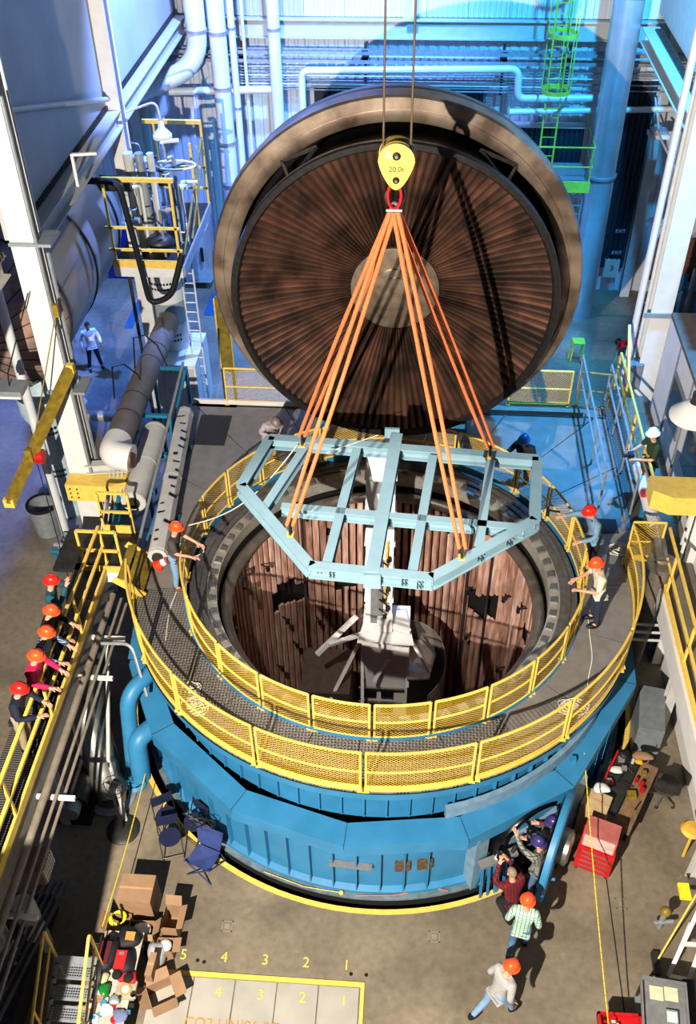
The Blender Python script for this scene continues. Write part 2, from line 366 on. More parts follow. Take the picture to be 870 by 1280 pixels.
# hatch: round port in the lower shell
def hatch_frame(): return Matrix.Translation((5.02*math.cos(HA),5.02*math.sin(HA),1.02))@Matrix.Rotation(HA,4,'Z')
H=hatch_frame()
mb=MB();mb.lathe([(.76,-.6),(.76,.27),(.90,.27),(.92,.22),(.92,-.25)],48,axis='x',M=H);obj('hatch_port',mb,[mat('glossy_black_seal',(.04,.05,.06),.25,.3)],CH)
mb=MB();mb.lathe([(0,-.5),(.8,-.5)],48,axis='x',M=H);mb.lathe([(0.75,-.5),(.75,.1)],48,axis='x',M=H);obj('hatch_tunnel',mb,mat('dark_brown_tunnel',(.10,.075,.06),.5,.3),CH)
mb=MB();mb.box((-.1,-1.25,-1.0),(.12,1.25,.0),H)
for s in(-1,1): mb.box((-.1,s*1.0,-1.0),(.16,s*1.28,.75),H)
obj('hatch_plate',mb,mat('pale_blue_paint',(.42,.53,.60),.45),CH)
# rust-coloured vents between the fins
for a in (-83,-78.4,-152.5):
    t=math.radians(a);M=Matrix.Rotation(t,4,'Z')
    mb=MB();mb.box((HR,-.14,.82),(HR+.05,.14,1.12),M)
    for q in range(5): mb.box((HR+.05,-.13,.84+q*.055),(HR+.07,.13,.87+q*.055),M)
    obj('vent_screen',mb,mat('rusty_mesh',(.42,.32,.22),.7,.2,.3,30),CH)
t=math.radians(-93);M=Matrix.Rotation(t,4,'Z');mb=MB();mb.box((HR+.0,-.45,.98),(HR+.12,.34,1.02),M);obj('shelf_angle',mb,M_GREY,CH)
# upper polygon cover on the right (raised shroud piece)
mb=MB();pts=[]
for i in range(11):
    a=math.radians(-74+i*4.4);pts.append((4.79*math.cos(a),4.79*math.sin(a)))
for i in range(10,-1,-1):
    a=math.radians(-74+i*4.4);pts.append((4.88*math.cos(a),4.88*math.sin(a)))
mb.prism(pts,2.0,2.3);obj('upper_cover',mb,mat('pale_blue_paint',(.42,.53,.60),.45),CH)
# ================= deck ring =================
DK=thing('chamber_deck','grey steel walkway deck of perforated and plain plates around the chamber mouth','deck',(0,0,0))
def deck_mat(name,perf):
    m=mat(name,(.50,.48,.45),.55,.2,.1,4,.05)
    if perf:
        nt=m.node_tree;b=nt.nodes['Principled BSDF'];tc=nt.nodes.new('ShaderNodeTexCoord');v=nt.nodes.new('ShaderNodeTexVoronoi');v.inputs['Scale'].default_value=17;v.inputs['Randomness'].default_value=.1
        nt.links.new(tc.outputs['Object'],v.inputs[0]);lt=nt.nodes.new('ShaderNodeMath');lt.operation='LESS_THAN';lt.inputs[1].default_value=.34;nt.links.new(v.outputs['Distance'],lt.inputs[0])
        ml=nt.nodes.new('ShaderNodeMath');ml.operation='MULTIPLY';ml.inputs[1].default_value=.85;nt.links.new(lt.outputs[0],ml.inputs[0])
        mx=nt.nodes.new('ShaderNodeMix');mx.data_type='RGBA';mx.inputs[7].default_value=(.02,.02,.02,1)
        old=b.inputs['Base Color'].links[0].from_socket;nt.links.new(ml.outputs[0],mx.inputs[0]);nt.links.new(old,mx.inputs[6]);nt.links.new(mx.outputs[2],b.inputs['Base Color'])
    return m
M_DP=deck_mat('perforated_deck_plate',True);M_DS=deck_mat('plain_deck_plate',False)
RI=4.03
def outer(a):
    if math.sin(a)<=0: return 5.03
    return max(5.03,rect_r(a,-5.05,5.25,-1,5.75))
cuts=[-172,-148,-128,-105,-93,-73,-57,-40,-18,0,18,36,49,64,80,98,115,131,149,168,188]
for i in range(len(cuts)-1):
    a0,a1=math.radians(cuts[i]+.12),math.radians(cuts[i+1]-.12);n=max(6,int((a1-a0)/.05));A=[a0+(a1-a0)*k/n for k in range(n+1)]
    for cx,cy in((-5.05,5.75),(5.25,5.75)):
        t=math.atan2(cy,cx)
        if a0<t<a1:A.append(t)
    A.sort()
    poly=[(outer(a)*math.cos(a),outer(a)*math.sin(a)) for a in A]+[(RI*math.cos(a),RI*math.sin(a)) for a in reversed(A)]
    vs=[(x,y,3.22) for x,y in poly]+[(x,y,ZD) for x,y in poly];m=len(A);N=2*m
    fs=[(k,k+1,N-2-k,N-1-k) for k in range(m-1)];fs2=[tuple(N+q for q in f) for f in fs]
    mb=MB();mb.add(vs,[f[::-1] for f in fs]+fs2+[(q,(q+1)%N,N+(q+1)%N,N+q) for q in range(N)])
    obj('deck_plate',mb,M_DP if cuts[i]<-57 else M_DS,DK)
mb=MB();mb.lathe([(4.02,3.1),(3.99,3.36),(4.04,3.36),(4.04,3.30)],128);obj('inner_curb',mb,M_BLUE,DK,'blue curb around the chamber mouth')
mb=MB();mb.lathe([(4.80,3.02),(5.03,3.02),(5.05,3.22)],96,a0=PI*.98,a1=2*PI+.05);obj('edge_channel',mb,M_BLUE,DK)
for (x0,y0,x1,y1) in ((-4.72,4.1,-3.95,5.3),(4.1,1.55,5.0,2.0)):
    mb=MB();mb.box((x0,y0,ZD),(x1,y1,ZD+.012));obj('deck_mat',mb,mat('dark_deck_mat',(.16,.16,.16),.7),DK)
mb=MB()
mb.box((-5.05,5.7,3.0),(5.25,5.78,ZD));mb.box((2.3,5.76,3.3),(4.7,5.92,3.42));obj('rear_edge_beam',mb,M_CONC,DK)
for x in(-5.09,5.25):
    mb=MB();mb.box((x,0,3.0),(x+.04,5.78,ZD+.01));obj('side_edge_beam',mb,M_BLUE,DK)
for x,y in ((-4.9,5.5),(5.1,5.5),(-4.9,3.4),(5.1,3.4),(0,5.6)):
    mb=MB();mb.ibeam((x,y,0),(x,y,3.22),.2,.2,.02);obj('deck_leg',mb,M_GAL,DK)
# ================= guard rails =================
M_MESH=mat('yellow_expanded_metal',(.86,.70,.20),.5,0,.08,9)
def rail_mesh(mb,pts,z0,z1,pitch=.075,w=.005):
    """diamond infill along a polyline of (x,y): two families of thin slanted strips"""
    P=[Vector((p[0],p[1],0)) for p in pts];L=[0]
    for i in range(len(P)-1):L.append(L[-1]+(P[i+1]-P[i]).length)
    T=L[-1]
    def pos(u):
        u=min(max(u,0),T)
        for i in range(len(P)-1):
            if u<=L[i+1]+1e-9: return P[i].lerp(P[i+1],(u-L[i])/max(1e-9,L[i+1]-L[i]))
        return P[-1]
    h=z1-z0;run=h*1.25
    for sgn in(1,-1):
        u=-run
        while u<T+run:
            ua,ub=(u,u+run) if sgn>0 else (u+run,u)
            # clip to 0..T
            def z_at(q): return z0+h*(q-ua)/(ub-ua)
            lo,hi=max(0,min(ua,ub)),min(T,max(ua,ub))
            if hi-lo>.02:
                m=3;prev=None
                for k in range(m+1):
                    q=lo+(hi-lo)*k/m;c=pos(q);z=z_at(q);cur=(Vector((c.x,c.y,z-w)),Vector((c.x,c.y,z+w)))
                    if prev: mb.add([prev[0],cur[0],cur[1],prev[1]],[(0,1,2,3)])
                    prev=cur
            u+=pitch
def rail_section(parent,pts,z,h=1.07,mesh_in=True,kick=.0,bars=(1,.5),r=.026,postr=.024,base=.03,M=M_Y):
    """one framed section; pts are (x,y)"""
    mb=MB();kk=z+base+ (kick if kick else .05)
    mb.tube([(p[0],p[1],z+h) for p in pts],r,8);S=obj('top_rail',mb,M,parent)
    mb=MB();mb.tube([(p[0],p[1],z+h*.5) for p in pts],r*.8,8);obj('mid_bar',mb,M,S)
    mb=MB();mb.tube([(p[0],p[1],z+.06) for p in pts],r*.7,6);obj('bottom_bar',mb,M,S)
    for p in (pts[0],pts[-1]):
        mb=MB();mb.tube([(p[0],p[1],z),(p[0],p[1],z+h)],postr,8);mb.cbox((p[0],p[1],z+.012),(.11,.11,.024));obj('post',mb,M,S)
    if kick:
        mb=MB()
        for i in range(len(pts)-1): mb.bar((pts[i][0],pts[i][1],z+kick/2-.02),(pts[i+1][0],pts[i+1][1],z+kick/2-.02),.012,kick)
        obj('kick_plate',mb,M,S)
    if mesh_in:
        mb=MB();rail_mesh(mb,pts,z+.07,z+h-.03);o=obj('mesh_infill',mb,M_MESH,S,kind='stuff')
    return S
def ring_sections(T,angles,r,z,h,kick=0,gap=.045):
    for i in range(len(angles)-1):
        a0,a1=angles[i]+gap/r,angles[i+1]-gap/r;n=10
        rail_section(T,[(r*math.cos(a0+(a1-a0)*k/n),r*math.sin(a0+(a1-a0)*k/n)) for k in range(n+1)],z,h,True,kick)
def ang(p,z=ZD):
    q=at(p[0],p[1],z=z);return math.atan2(q.y,q.x)
oa=[ang(p) for p in ((160,745),(181,825),(225,889),(320,957),(454,988),(593,976),(707,924),(777,836))]+[math.radians(8)]
for i in range(1,len(oa)):
    while oa[i]<oa[i-1]:oa[i]+=2*PI
GO=thing('outer_guard_rail','outer yellow mesh guard rail curving around the edge of the chamber deck','guard rail')
ring_sections(GO,oa,5.03,ZD,1.07,.17)
ia=[ang(p) for p in ((257,664),(231,720),(241,790),(280,844),(330,882),(391,909),(465,921),(538,917),(606,899),(662,866),(700,823),(722,780),(725,731),(709,686),(681,648),(642,615))]
for i in range(1,len(ia)):
    while ia[i]<ia[i-1]:ia[i]+=2*PI
st=ia[-1];en=ang((328,603))+2*PI
while en<st:en+=2*PI
ia+=[st+(en-st)*k/4 for k in range(1,5)];ia.append(ang((288,631))+2*PI);ia.append(ia[0]+2*PI)
GI=thing('inner_guard_rail','inner yellow mesh guard rail around the open mouth of the chamber','guard rail')
ring_sections(GI,ia,4.0,ZD,.95,0)
# ================= chamber lid standing on edge behind the chamber =================
LC=Vector((.02,4.6,7.42))
LD=thing('chamber_dome','huge round chamber lid standing upright on its edge showing a ribbed brown dish inside','lid',LC,local=True)
M_LF=mat('worn_lid_steel',(.70,.62,.54),.38,.85,.25,1.6,.15,(.40,.33,.28),None,world=True);M_RIB=[mat('lid_rib_%s'%n,c,.36,.35,.2,1.6,.0,c2,None,world=True) for n,c,c2 in(('umber',(.38,.265,.21),(.18,.125,.10)),('rust',(.44,.295,.23),(.21,.145,.115)),('soot',(.31,.22,.18),(.15,.105,.085)))]
mb=MB();mb.lathe([(3.40,.42),(3.40,.02),(3.44,0),(3.62,0),(3.62,.03),(3.66,.03),(3.66,-.01),(3.86,-.01),(3.90,.04),(3.90,.40),(3.80,.42)],160,axis='y');obj('flange',mb,M_LF,LD)
mb=MB();mb.lathe([(3.80,.42),(3.84,.6),(3.82,.9),(3.6,1.35),(3.1,1.75),(2.3,2.05),(1.2,2.25),(0,2.3)],96,axis='y');obj('outer_shell',mb,M_STD,LD)
mb=MB();mb.lathe([(3.40,.4),(3.2,1.0),(2.4,1.6),(0,1.9)],64,axis='y');obj('lid_cavity',mb,M_DARK,LD)
RS=3.37;YR=-.87
def yd(r): return YR+.78*(1-(r/RS)**2)
mb=MB();mb.lathe([(RS-.17,YR+.04),(RS-.13,YR-.02),(RS-.02,YR-.02),(RS,YR+.02),(RS,YR+.12),(RS-.12,YR+.3),(RS-.2,.6)],128,axis='y');obj('shroud_rim',mb,mat('sooty_rim_steel',(.17,.155,.15),.45,.5,.2,8),LD)
mb=MB();mb.lathe([(r,yd(r)+.05) for r in (.7,1.2,1.8,2.4,2.9,3.3)],96,axis='y');obj('dish_backing',mb,M_DARK,LD)
NR=116
def rib(mi):
    mb=MB();vs=[];rs=[.84,1.2,1.6,2.0,2.4,2.8,3.05,3.24]
    for r in rs:
        w=2*PI*r/NR*.5;h=.018+.028*r/3.2;y=yd(r)
        vs+=[(r,y+.05,-w*.94),(r,y-h*.2,-w*.5),(r,y-h*.9,0),(r,y-h*.2,w*.5),(r,y+.05,w*.94)]
    fs=[]
    for i in range(len(rs)-1):
        for j in range(4): a=i*5+j;fs.append((a,a+1,a+6,a+5))
    mb.add(vs,fs,False);return mesh('shroud_rib',mb,M_RIB[mi])
rb=[rib(i) for i in range(3)]
rr=random.Random(11)
for i in range(NR): piece('shroud_rib',rb[rr.choice((0,0,1,1,2))],LD,rot=(0,2*PI*i/NR,0))
mb=MB();mb.lathe([(.93,yd(.9)+.04),(.93,yd(.9)-.07),(.85,yd(.9)-.08),(0,yd(.9)-.08)],64,axis='y');hub=obj('hub_disc',mb,mat('hub_steel',(.66,.58,.50),.33,.8,.2,4,.1,(.50,.42,.35)),LD)
mb=MB();mb.lathe([(.47,yd(.9)-.08),(.47,yd(.9)-.11),(.44,yd(.9)-.115),(.30,yd(.9)-.115),(.30,yd(.9)-.14),(0,yd(.9)-.14)],48,axis='y');obj('centre_plate',mb,MATS['hub_steel'],hub)
mb=MB()
for i in range(60):
    a=2*PI*i/60;mb.tube([(.97*math.cos(a),yd(.9)-.06,.97*math.sin(a)),(.97*math.cos(a),yd(.9)+.06,.97*math.sin(a))],.018,6)
obj('hub_studs',mb,M_BLK,LD,kind='stuff')
for s,xx in((-1,0),(1,0)):
    mb=MB();pts=[Vector((s*2.28,-.02,2.62)),Vector((s*1.55,-.25,3.0)),Vector((s*2.05,-.75,2.55))]
    mb.bar(pts[0],pts[1],.06,.06);mb.bar(pts[1],pts[2],.05,.05);mb.bar(pts[0],pts[2],.05,.05);obj('shroud_hanger',mb,M_STD,LD)
mb=MB()
for s in(-1,1):
    mb.bar((s*1.6,.2,-3.9),(s*1.6,.8,-4.05),.4,.3);mb.bar((s*1.6,.25,-3.75),(s*1.6,1.6,-2.6),.3,.3)
obj('hinge_arm',mb,M_BLUE,LD)
HB=thing('hinge_bracket','blue hinge bracket on the deck behind the lifting frame','bracket',(1.4,3.9,ZD))
mb=MB();mb.prism([(1.0,3.95),(1.85,3.9),(1.8,4.2),(1.0,4.25)],ZD,ZD+.5);mb.box((1.25,3.6,ZD),(1.35,4.1,ZD+.42));mb.box((1.6,3.6,ZD),(1.7,4.1,ZD+.42));obj('bracket_body',mb,M_BLUE,HB)
mb=MB();mb.tube([(1.2,3.75,ZD+.25),(1.75,3.75,ZD+.25)],.08,10);obj('hinge_pin',mb,M_ST,HB)
# ================= lifting frame, slings, hook block =================
FR=thing('lifting_spreader','pale blue-grey steel lifting frame with chamfered corners hanging above the chamber mouth','lifting frame',(0,0,5.5))
M_FR=mat('pale_blue_grey_paint',(.51,.63,.67),.45,0,.05,3)
FZ=5.5
cn=[at(338,552,z=FZ),at(671,578,z=FZ),at(668,655,z=FZ),at(540,727,z=FZ),at(388,712,z=FZ),at(302,612,z=FZ)]
def inset(a,b): return a,b
names=['rear_beam','side_beam','chamfer_beam','front_beam','chamfer_beam','side_beam']
for i in range(6):
    a,b=cn[i],cn[(i+1)%6];d=(b-a).normalized();mb=MB();mb.ibeam(a-d*.02,b+d*.02,.2,.25,.025)
    o=obj(names[i],mb,M_FR,FR)
def lp(i,j,t): return cn[i].lerp(cn[j],t)
T_,Bq=[],[]
# long cross beam a bit over half way, and fore-aft beams
cl,cr=at(352,637,z=FZ),at(655,664,z=FZ)
mb=MB();mb.ibeam(cl,cr,.16,.22,.025);obj('cross_beam',mb,M_FR,FR)
for (p,q,wd,hh,nm) in (((386,556),(330,640),.16,.22,'fore_aft_beam'),((447,562),(408,712),.17,.22,'fore_aft_beam'),((496,548),(465,722),.24,.27,'centre_beam'),((541,574),(515,722),.17,.22,'fore_aft_beam'),((613,580),(598,688),.17,.22,'fore_aft_beam')):
    mb=MB();mb.ibeam(at(*p,z=FZ),at(*q,z=FZ),wd,hh,.025);obj(nm,mb,M_FR,FR)
mb=MB();q=at(490,546,z=FZ);mb.cbox((q.x,q.y+.02,FZ+.03),(.3,.06,.34));obj('end_plate',mb,M_FR,FR);mb=MB();q=at(465,727,z=FZ);mb.cbox((q.x,q.y,FZ),(.3,.05,.30));obj('end_plate',mb,M_FR,FR)
for (px_,py_) in ((400,712),(415,717),(505,727),(524,731),(600,697),(636,678),(350,655)):
    q=at(px_,py_,z=FZ-.02);mb=MB()
    for dx in(-.03,.03):
        for dz in(-.04,.04): mb.tube([(q.x+dx,q.y,FZ+dz),(q.x+dx,q.y-.07,FZ+dz)],.012,6)
    obj('bolt_group',mb,M_STD,FR)
lugs=[at(378,556,z=FZ+.12),at(363,668,z=FZ+.12),at(612,570,z=FZ+.12),at(577,697,z=FZ+.12)]
for q in lugs:
    mb=MB();mb.bar(q+Vector((-.06,0,-.02)),q+Vector((.06,0,-.02)),.16,.06);obj('lifting_lug',mb,M_Y,FR,'yellow lifting lug')
hk=at(493,258,y=.1)
ORG=mat('orange_sling_webbing',(.90,.46,.26),.8,0,.1,20)
sn=['rear left','front left','rear right','front right']
for q,s in zip(lugs,sn):
    T=thing('lifting_sling','orange round sling from the hook to the %s lug of the lifting frame'%s,'sling',q+Vector((0,0,.05)),group='orange slings under the hook')
    for e in(-1,1):
        mb=MB();a=hk+Vector((.035*e,0,0));b=q+Vector((.055*e,0,.22));n=26;pts=[]
        for k in range(n+1):
            t=k/n;pts.append(a.lerp(b,t)+Vector((.03*e*math.sin(PI*t),0,0)))
        mb.tube(pts,[.036+.002*math.sin(k*1.9) for k in range(n+1)],8);obj('sling_leg',mb,ORG,T)
    mb=MB();mb.tube([q+Vector((0,.06*math.cos(2*PI*k/12),.12+.11*math.sin(2*PI*k/12))) for k in range(12)],.022,8,closed=True);obj('shackle',mb,M_STD,T)
HKB=thing('hook_block','yellow crane hook block with black sheave caps hanging from two wires','crane hook',hk)
bk=at(496,197,y=.1);bz=bk.z;bx=bk.x
def pear(y0,y1,sc_=1):
    pts=[]
    for k in range(28):
        t=2*PI*k/28;r=.27
        x=r*math.sin(t)*(1 if math.cos(t)>0 else 1-.35*abs(math.cos(t)));z=.27*math.cos(t) if math.cos(t)>0 else .42*math.cos(t)
        pts.append((x*sc_,z*sc_))
    mb=MB();n=28;vs=[(bx+x,.1+y0,bz+z) for x,z in pts]+[(bx+x,.1+y1,bz+z) for x,z in pts]
    mb.add(vs,[list(range(n)),list(range(n,2*n))[::-1]]+[(i,n+i,n+(i+1)%n,(i+1)%n) for i in range(n)]);return mb
obj('side_plate',pear(-.17,-.12),M_Y,HKB);obj('side_plate',pear(.12,.17),M_Y,HKB)
mb=MB();mb.lathe([(0,-.1),(.255,-.1),(.22,-.03),(.22,.03),(.255,.1),(0,.1)],28,(bx,.1,bz+.03),axis='y');obj('sheave',mb,M_YD,HKB)
obj('block_body',pear(-.119,.119,.8),M_BLK,HKB)
for zz,rr_ in((.09,.06),(-.27,.05)):
    mb=MB();mb.lathe([(0,-.21),(rr_*.5,-.21),(rr_,-.19),(rr_,-.17)],16,(bx,.1,bz+zz),axis='y');c=obj('axle_cap',mb,M_BLK,HKB)
    mb=MB();mb.lathe([(0,-.222),(rr_*.4,-.222),(rr_*.4,-.21)],12,(bx,.1,bz+zz),axis='y');obj('cap_stud',mb,M_ST,c)
text('load_lettering','20,0t',(bx,-.075,bz-.11),.11,M_BLK,HKB,(PI/2,0,0),label='black load marking on the hook block')
text('unit_lettering','8',(bx-.12,-.075,bz+.1),.15,M_WHT,HKB,(PI/2,0,0),label='pale unit number on the hook block')
mb=MB();mb.tube([(hk.x,.1,bz-.4),(hk.x,.1,hk.z+.3)],.05,8)
mb.tube([(hk.x+.13*math.sin(t),.1,hk.z+.17+.15*math.cos(t)) for t in [k*PI*1.65/14 for k in range(15)]],[.05]*10+[.045,.04,.035,.03,.02],8);obj('hook',mb,M_STD,HKB)
mb=MB();mb.tube([(hk.x+.10*math.sin(2*PI*k/20),-.02,hk.z+.22+.2*math.cos(2*PI*k/20)) for k in range(20)],.025,6,closed=True);obj('red_link',mb,M_RED,HKB)
mb=MB();mb.tube([(hk.x+.055*math.sin(2*PI*k/14),.02,hk.z+.02+.08*math.cos(2*PI*k/14)) for k in range(14)],.022,6,closed=True);mb.tube([(hk.x-.12,.02,hk.z-.03),(hk.x+.12,.02,hk.z-.03)],.03,8);obj('shackle',mb,M_ST,HKB)
for s in(-1,1):
    mb=MB();mb.tube([(bx+s*.2,.1,bz+.1),(bx+s*.2,.1,22)],.017,6);solo('hoist_wire',mb,mat('brown_wire_rope',(.36,.28,.18),.6),'%s of the two steel wires rising from the hook block'%('left' if s<0 else 'right'),'wire','wires of the hook block')
# ================= mast and equipment inside the chamber =================
MS=thing('white_mast','tall white square mast rising from the middle of the chamber on splayed legs','mast',(-.12,1.7,-5.25))
M_MW=mat('mast_white_paint',(.86,.85,.84),.45,0,.05,3)
mb=MB();mb.box((-.42,1.5,-1.4),(.2,1.9,5.36));obj('mast_tube',mb,M_MW,MS)
for z in(4.6,3.6,2.7,1.9,.9,0.1):
    mb=MB();mb.box((-.45,1.47,z),(.23,1.93,z+.07));obj('mast_collar',mb,M_MW,MS)
mb=MB();mb.box((-.3,1.44,-.2),(-.02,1.5,2.2));obj('front_channel',mb,M_GREY,MS)
mb=MB();mb.tube([(.03,1.42,.9),(.06,1.42,2.9)],.03,8);obj('yellow_hose',mb,M_Y,MS,'yellow hose down the mast front')
rr=random.Random(5)
for k in range(9):
    mb=MB();z=-.2+k*.32;mb.cbox((rr.uniform(-.3,.12),1.42,z),(.09,.12,.1));mb.tube([(-.1,1.4,z),(.1,1.36,z-.15)],.02,6);obj('cable_fitting',mb,M_STD if k%2 else M_BLK,MS)
ap=at(481,776,y=1.35)
for (p,yp,q,yq,w_) in (((446,770),1.3,(396,818),.7,.16),((460,790),1.3,(411,806),.8,.14),((449,803),1.2,(413,874),.5,.12),((478,782),1.3,(450,800),1.1,.16),((505,795),1.25,(467,852),.7,.10),((482,780),1.3,(513,790),1.1,.16),((509,792),1.2,(537,840),.8,.10),((511,790),1.2,(509,858),.8,.11),((453,795),1.2,(453,880),.6,.12)):
    mb=MB();mb.bar(at(*p,y=yp),at(*q,y=yq),w_*.62,w_*.62,(0,1,0));obj('splayed_leg',mb,M_MW,MS)
mb=MB();mb.cbox(ap+Vector((0,0,-.06)),(.36,.4,.22));obj('apex_block',mb,M_MW,MS)
tl=at(452,800,y=.95);tr_=at(512,800,y=.95)
mb=MB();mb.box((tl.x,.95,-5.2),(tr_.x,2.1,tl.z));obj('white_tower',mb,M_MW,MS)
mb=MB();mb.prism([(tl.x-.1,.85),(tr_.x+.1,.85),(tr_.x-.1,1.9),(tl.x+.1,1.9)],tl.z,tl.z+.06);obj('top_plate',mb,M_MW,MS)
for k in range(4):
    for j in range(2):
        mb=MB();mb.box((-.42+j*.42,.90,-1.95-k*.55),(-.12+j*.42,.96,-1.68-k*.55));obj('tower_window',mb,M_BLK,MS)
mb=MB()
for z in(-1.55,-2.1,-2.65,-3.2): mb.bar((-.55,.88,z),(.55,.88,z),.05,.05)
obj('tower_rungs',mb,M_ST,MS,kind='stuff')
EB=thing('steel_shroud','curved stainless shroud standing right of the white mast legs','shroud',(1.0,1.0,-5.2))
c0=at(512,790,y=1.5)
pts=[]
for k in range(15):
    a=math.radians(100-k*11.5);pts.append((.75+.80*math.cos(a),1.25+.85*math.sin(a)))
mb=MB();n=len(pts);zt=[-.35-.9*(k/14)**1.5 for k in range(n)]
vs=[(x,y,-5.2) for x,y in pts]+[(x,y,z) for (x,y),z in zip(pts,zt)]+[(x*.985+.01,y*.985+.02,-5.2) for x,y in pts]+[(x*.985+.01,y*.985+.02,z) for (x,y),z in zip(pts,zt)]
mb.add(vs,[(i,i+1,n+i+1,n+i) for i in range(n-1)]+[(2*n+i,3*n+i,3*n+i+1,2*n+i+1) for i in range(n-1)]+[(n+i,n+i+1,3*n+i+1,3*n+i) for i in range(n-1)],True);obj('shroud_sheet',mb,mat('satin_shroud',(.56,.53,.50),.38,.4),EB)
mb=MB();mb.prism([(.62,.75),(1.15,.8),(1.3,1.5),(.95,2.0),(.62,2.0)],-1.02,-.96);obj('shroud_shelf',mb,MATS['satin_shroud'],EB)
BX=thing('equipment_box','grey steel equipment box with round gauges beside the mast foot','equipment',(-1.3,.9,-5.2))
mb=MB();mb.box((-1.95,.5,-5.2),(-.75,1.9,-1.35));obj('box_body',mb,mat('brown_grey_panel',(.33,.29,.26),.5,.3),BX)
for x,z in((-1.55,-1.9),(-1.0,-2.9)):
    mb=MB();mb.tube([(x+.19*math.cos(2*PI*k/20),.46,z+.19*math.sin(2*PI*k/20)) for k in range(20)],.03,6,closed=True);obj('gauge_ring',mb,M_ST,BX)
# ================= far wall: pipes, trays, ladder, platform =================
M_PIPEW=mat('white_pipe_jacket',(.82,.83,.82),.4,.1,.06,3);M_SIL=mat('silver_jacket',(.72,.74,.75),.25,.6,.08,2);M_GRN=mat('yellow_green_paint',(.72,.80,.25),.5)
YB=17.0
def pipe(name,pts,r,m,label,cat='pipe',group=None,collars=(),n=16):
    T=thing(name,label,cat,pts[-1] if pts[-1][2]<pts[0][2] else pts[0],group=group)
    mb=MB();mb.tube(pts,r,n);obj('pipe_run',mb,m,T)
    for c,ax in collars:
        mb=MB();mb.tube([Vector(c)-Vector(ax)*.04,Vector(c)+Vector(ax)*.04],r*1.12,n);obj('collar',mb,M_GAL,T)
    return T
zc=[12.5,8.9]
pipe('vertical_pipe',[(-5.75,YB,13.5),(-5.78,YB,2.2)],.27,M_PIPEW,'widest white vertical pipe on the far wall left of the lid','pipe',collars=[((-5.75,YB,z),(0,0,1)) for z in(12,10.4,8.9,7.3,5.6,4.2)])
pipe('vertical_pipe',[(-4.08,YB+.2,13.5),(-4.08,YB+.2,4.4)],.19,M_PIPEW,'white vertical pipe touching the upper left rim of the lid','pipe',collars=[((-4.08,YB+.2,z),(0,0,1)) for z in(8.95,)])
pipe('vertical_pipe',[(-5.36,YB+.2,13.5),(-5.36,YB+.2,3.2)],.11,M_PIPEW,'thin vertical pipe right beside the widest white wall pipe','pipe',collars=[((-5.36,YB+.2,z),(0,0,1)) for z in(8.95,6.6)])
pipe('vertical_pipe',[(-5.05,YB+.4,13.5),(-5.05,YB+.4,3.2)],.05,M_PIPEW,'thinnest white conduit on the far wall left of the lid','pipe')
pipe('elbow_duct',bend([(-6.35,16.8,13.5),(-6.35,16.8,8.0),(-8.6,16.4,7.2)],.9,7),.30,M_PIPEW,'white duct turning left in an elbow under the overhead cladding','duct',collars=[((-6.35,16.8,9.0),(0,0,1)),((-6.35,16.8,10.6),(0,0,1))])
pipe('wall_pipe',[(-8.8,17.3,7.0),(-4.1,17.3,7.15)],.12,M_PIPEW,'white horizontal pipe below the trays left of the wall pipes')
pipe('wall_pipe',bend([(-3.3,17.3,5.4),(-3.3,17.3,7.72),(3.35,17.3,7.85),(3.4,17.3,6.98),(5.7,17.3,7.02)],.25),.11,M_PIPEW,'pale stepped pipe running along the far wall above the lid')
pipe('wall_pipe',[(3.2,17.35,6.55),(9.5,17.35,6.75)],.09,M_PIPEW,'lower white pipe crossing the far wall behind the silver stack')
pipe('exhaust_stack',[(6.12,16.4,13.5),(6.2,16.4,0)],.44,M_SIL,'tall shiny silver stack standing right of the lid','stack',collars=[((6.16,16.4,z),(0,0,1)) for z in(5.0,10.2)],n=32)
for k,(z,lab) in enumerate(((8.2,'upper'),(7.95,'second'))):
    T=thing('cable_tray','%s ladder-type cable tray along the far wall'%lab,'cable tray',(0,17.6,z),group='cable trays on the far wall')
    for y in(17.45,17.75):
        mb=MB();mb.bar((-9,y,z),(9,y,z),.02,.10);obj('side_rail',mb,M_GAL,T)
    for i in range(70):
        mb=MB();mb.bar((-8.9+i*.255,17.45,z),(-8.9+i*.255,17.75,z),.03,.02);obj('rung',mb,M_GAL,T)
for k in range(9):
    z=7.72-k*.085;mb=MB();mb.tube([(-5.3 if k<7 else -4,17.65,z),(9.4 if k%2 else 5.2,17.65,z)],.022,6)
    solo('conduit',mb,M_GAL if k%3 else M_PIPEW,'thin conduit in the bundle under the far wall cable trays','conduit','conduits on the far wall')
for x in(-5.2,-1.35,2.9,4.9):
    mb=MB();mb.bar((x,17.85,6.9),(x,17.85,8.4),.08,.08);mb.cbox((x,17.8,8.05),(.22,.12,.3));solo('tray_bracket',mb,M_STD,'dark upright bracket carrying the far wall cable trays','bracket','tray brackets on the far wall')
def louvre(x0,x1,z0,z1,label):
    T=thing('louvre_panel',label,'louvre',((x0+x1)/2,18,z0))
    mb=MB();mb.box((x0,17.95,z0),(x1,18.19,z1));obj('panel_back',mb,M_CLD,T)
    n=int((x1-x0)/.16)
    for i in range(n):
        mb=MB();x=x0+(i+.5)*(x1-x0)/n;mb.box((x-.035,17.88,z0+.03),(x+.035,17.96,z1-.03));obj('louvre_blade',mb,M_CLD,T)
    mb=MB();mb.box((x0-.08,17.8,z1),(x1+.08,18.1,z1+.1));obj('top_flashing',mb,M_W,T)
louvre(-3.0,2.4,5.8,7.1,'wide dark louvre panel on the far wall directly above the lid')
louvre(3.3,5.7,4.2,5.9,'dark louvre panel behind the green-railed platform')
louvre(6.9,7.75,1.0,7.4,'tall grey louvre strip right of the silver stack')
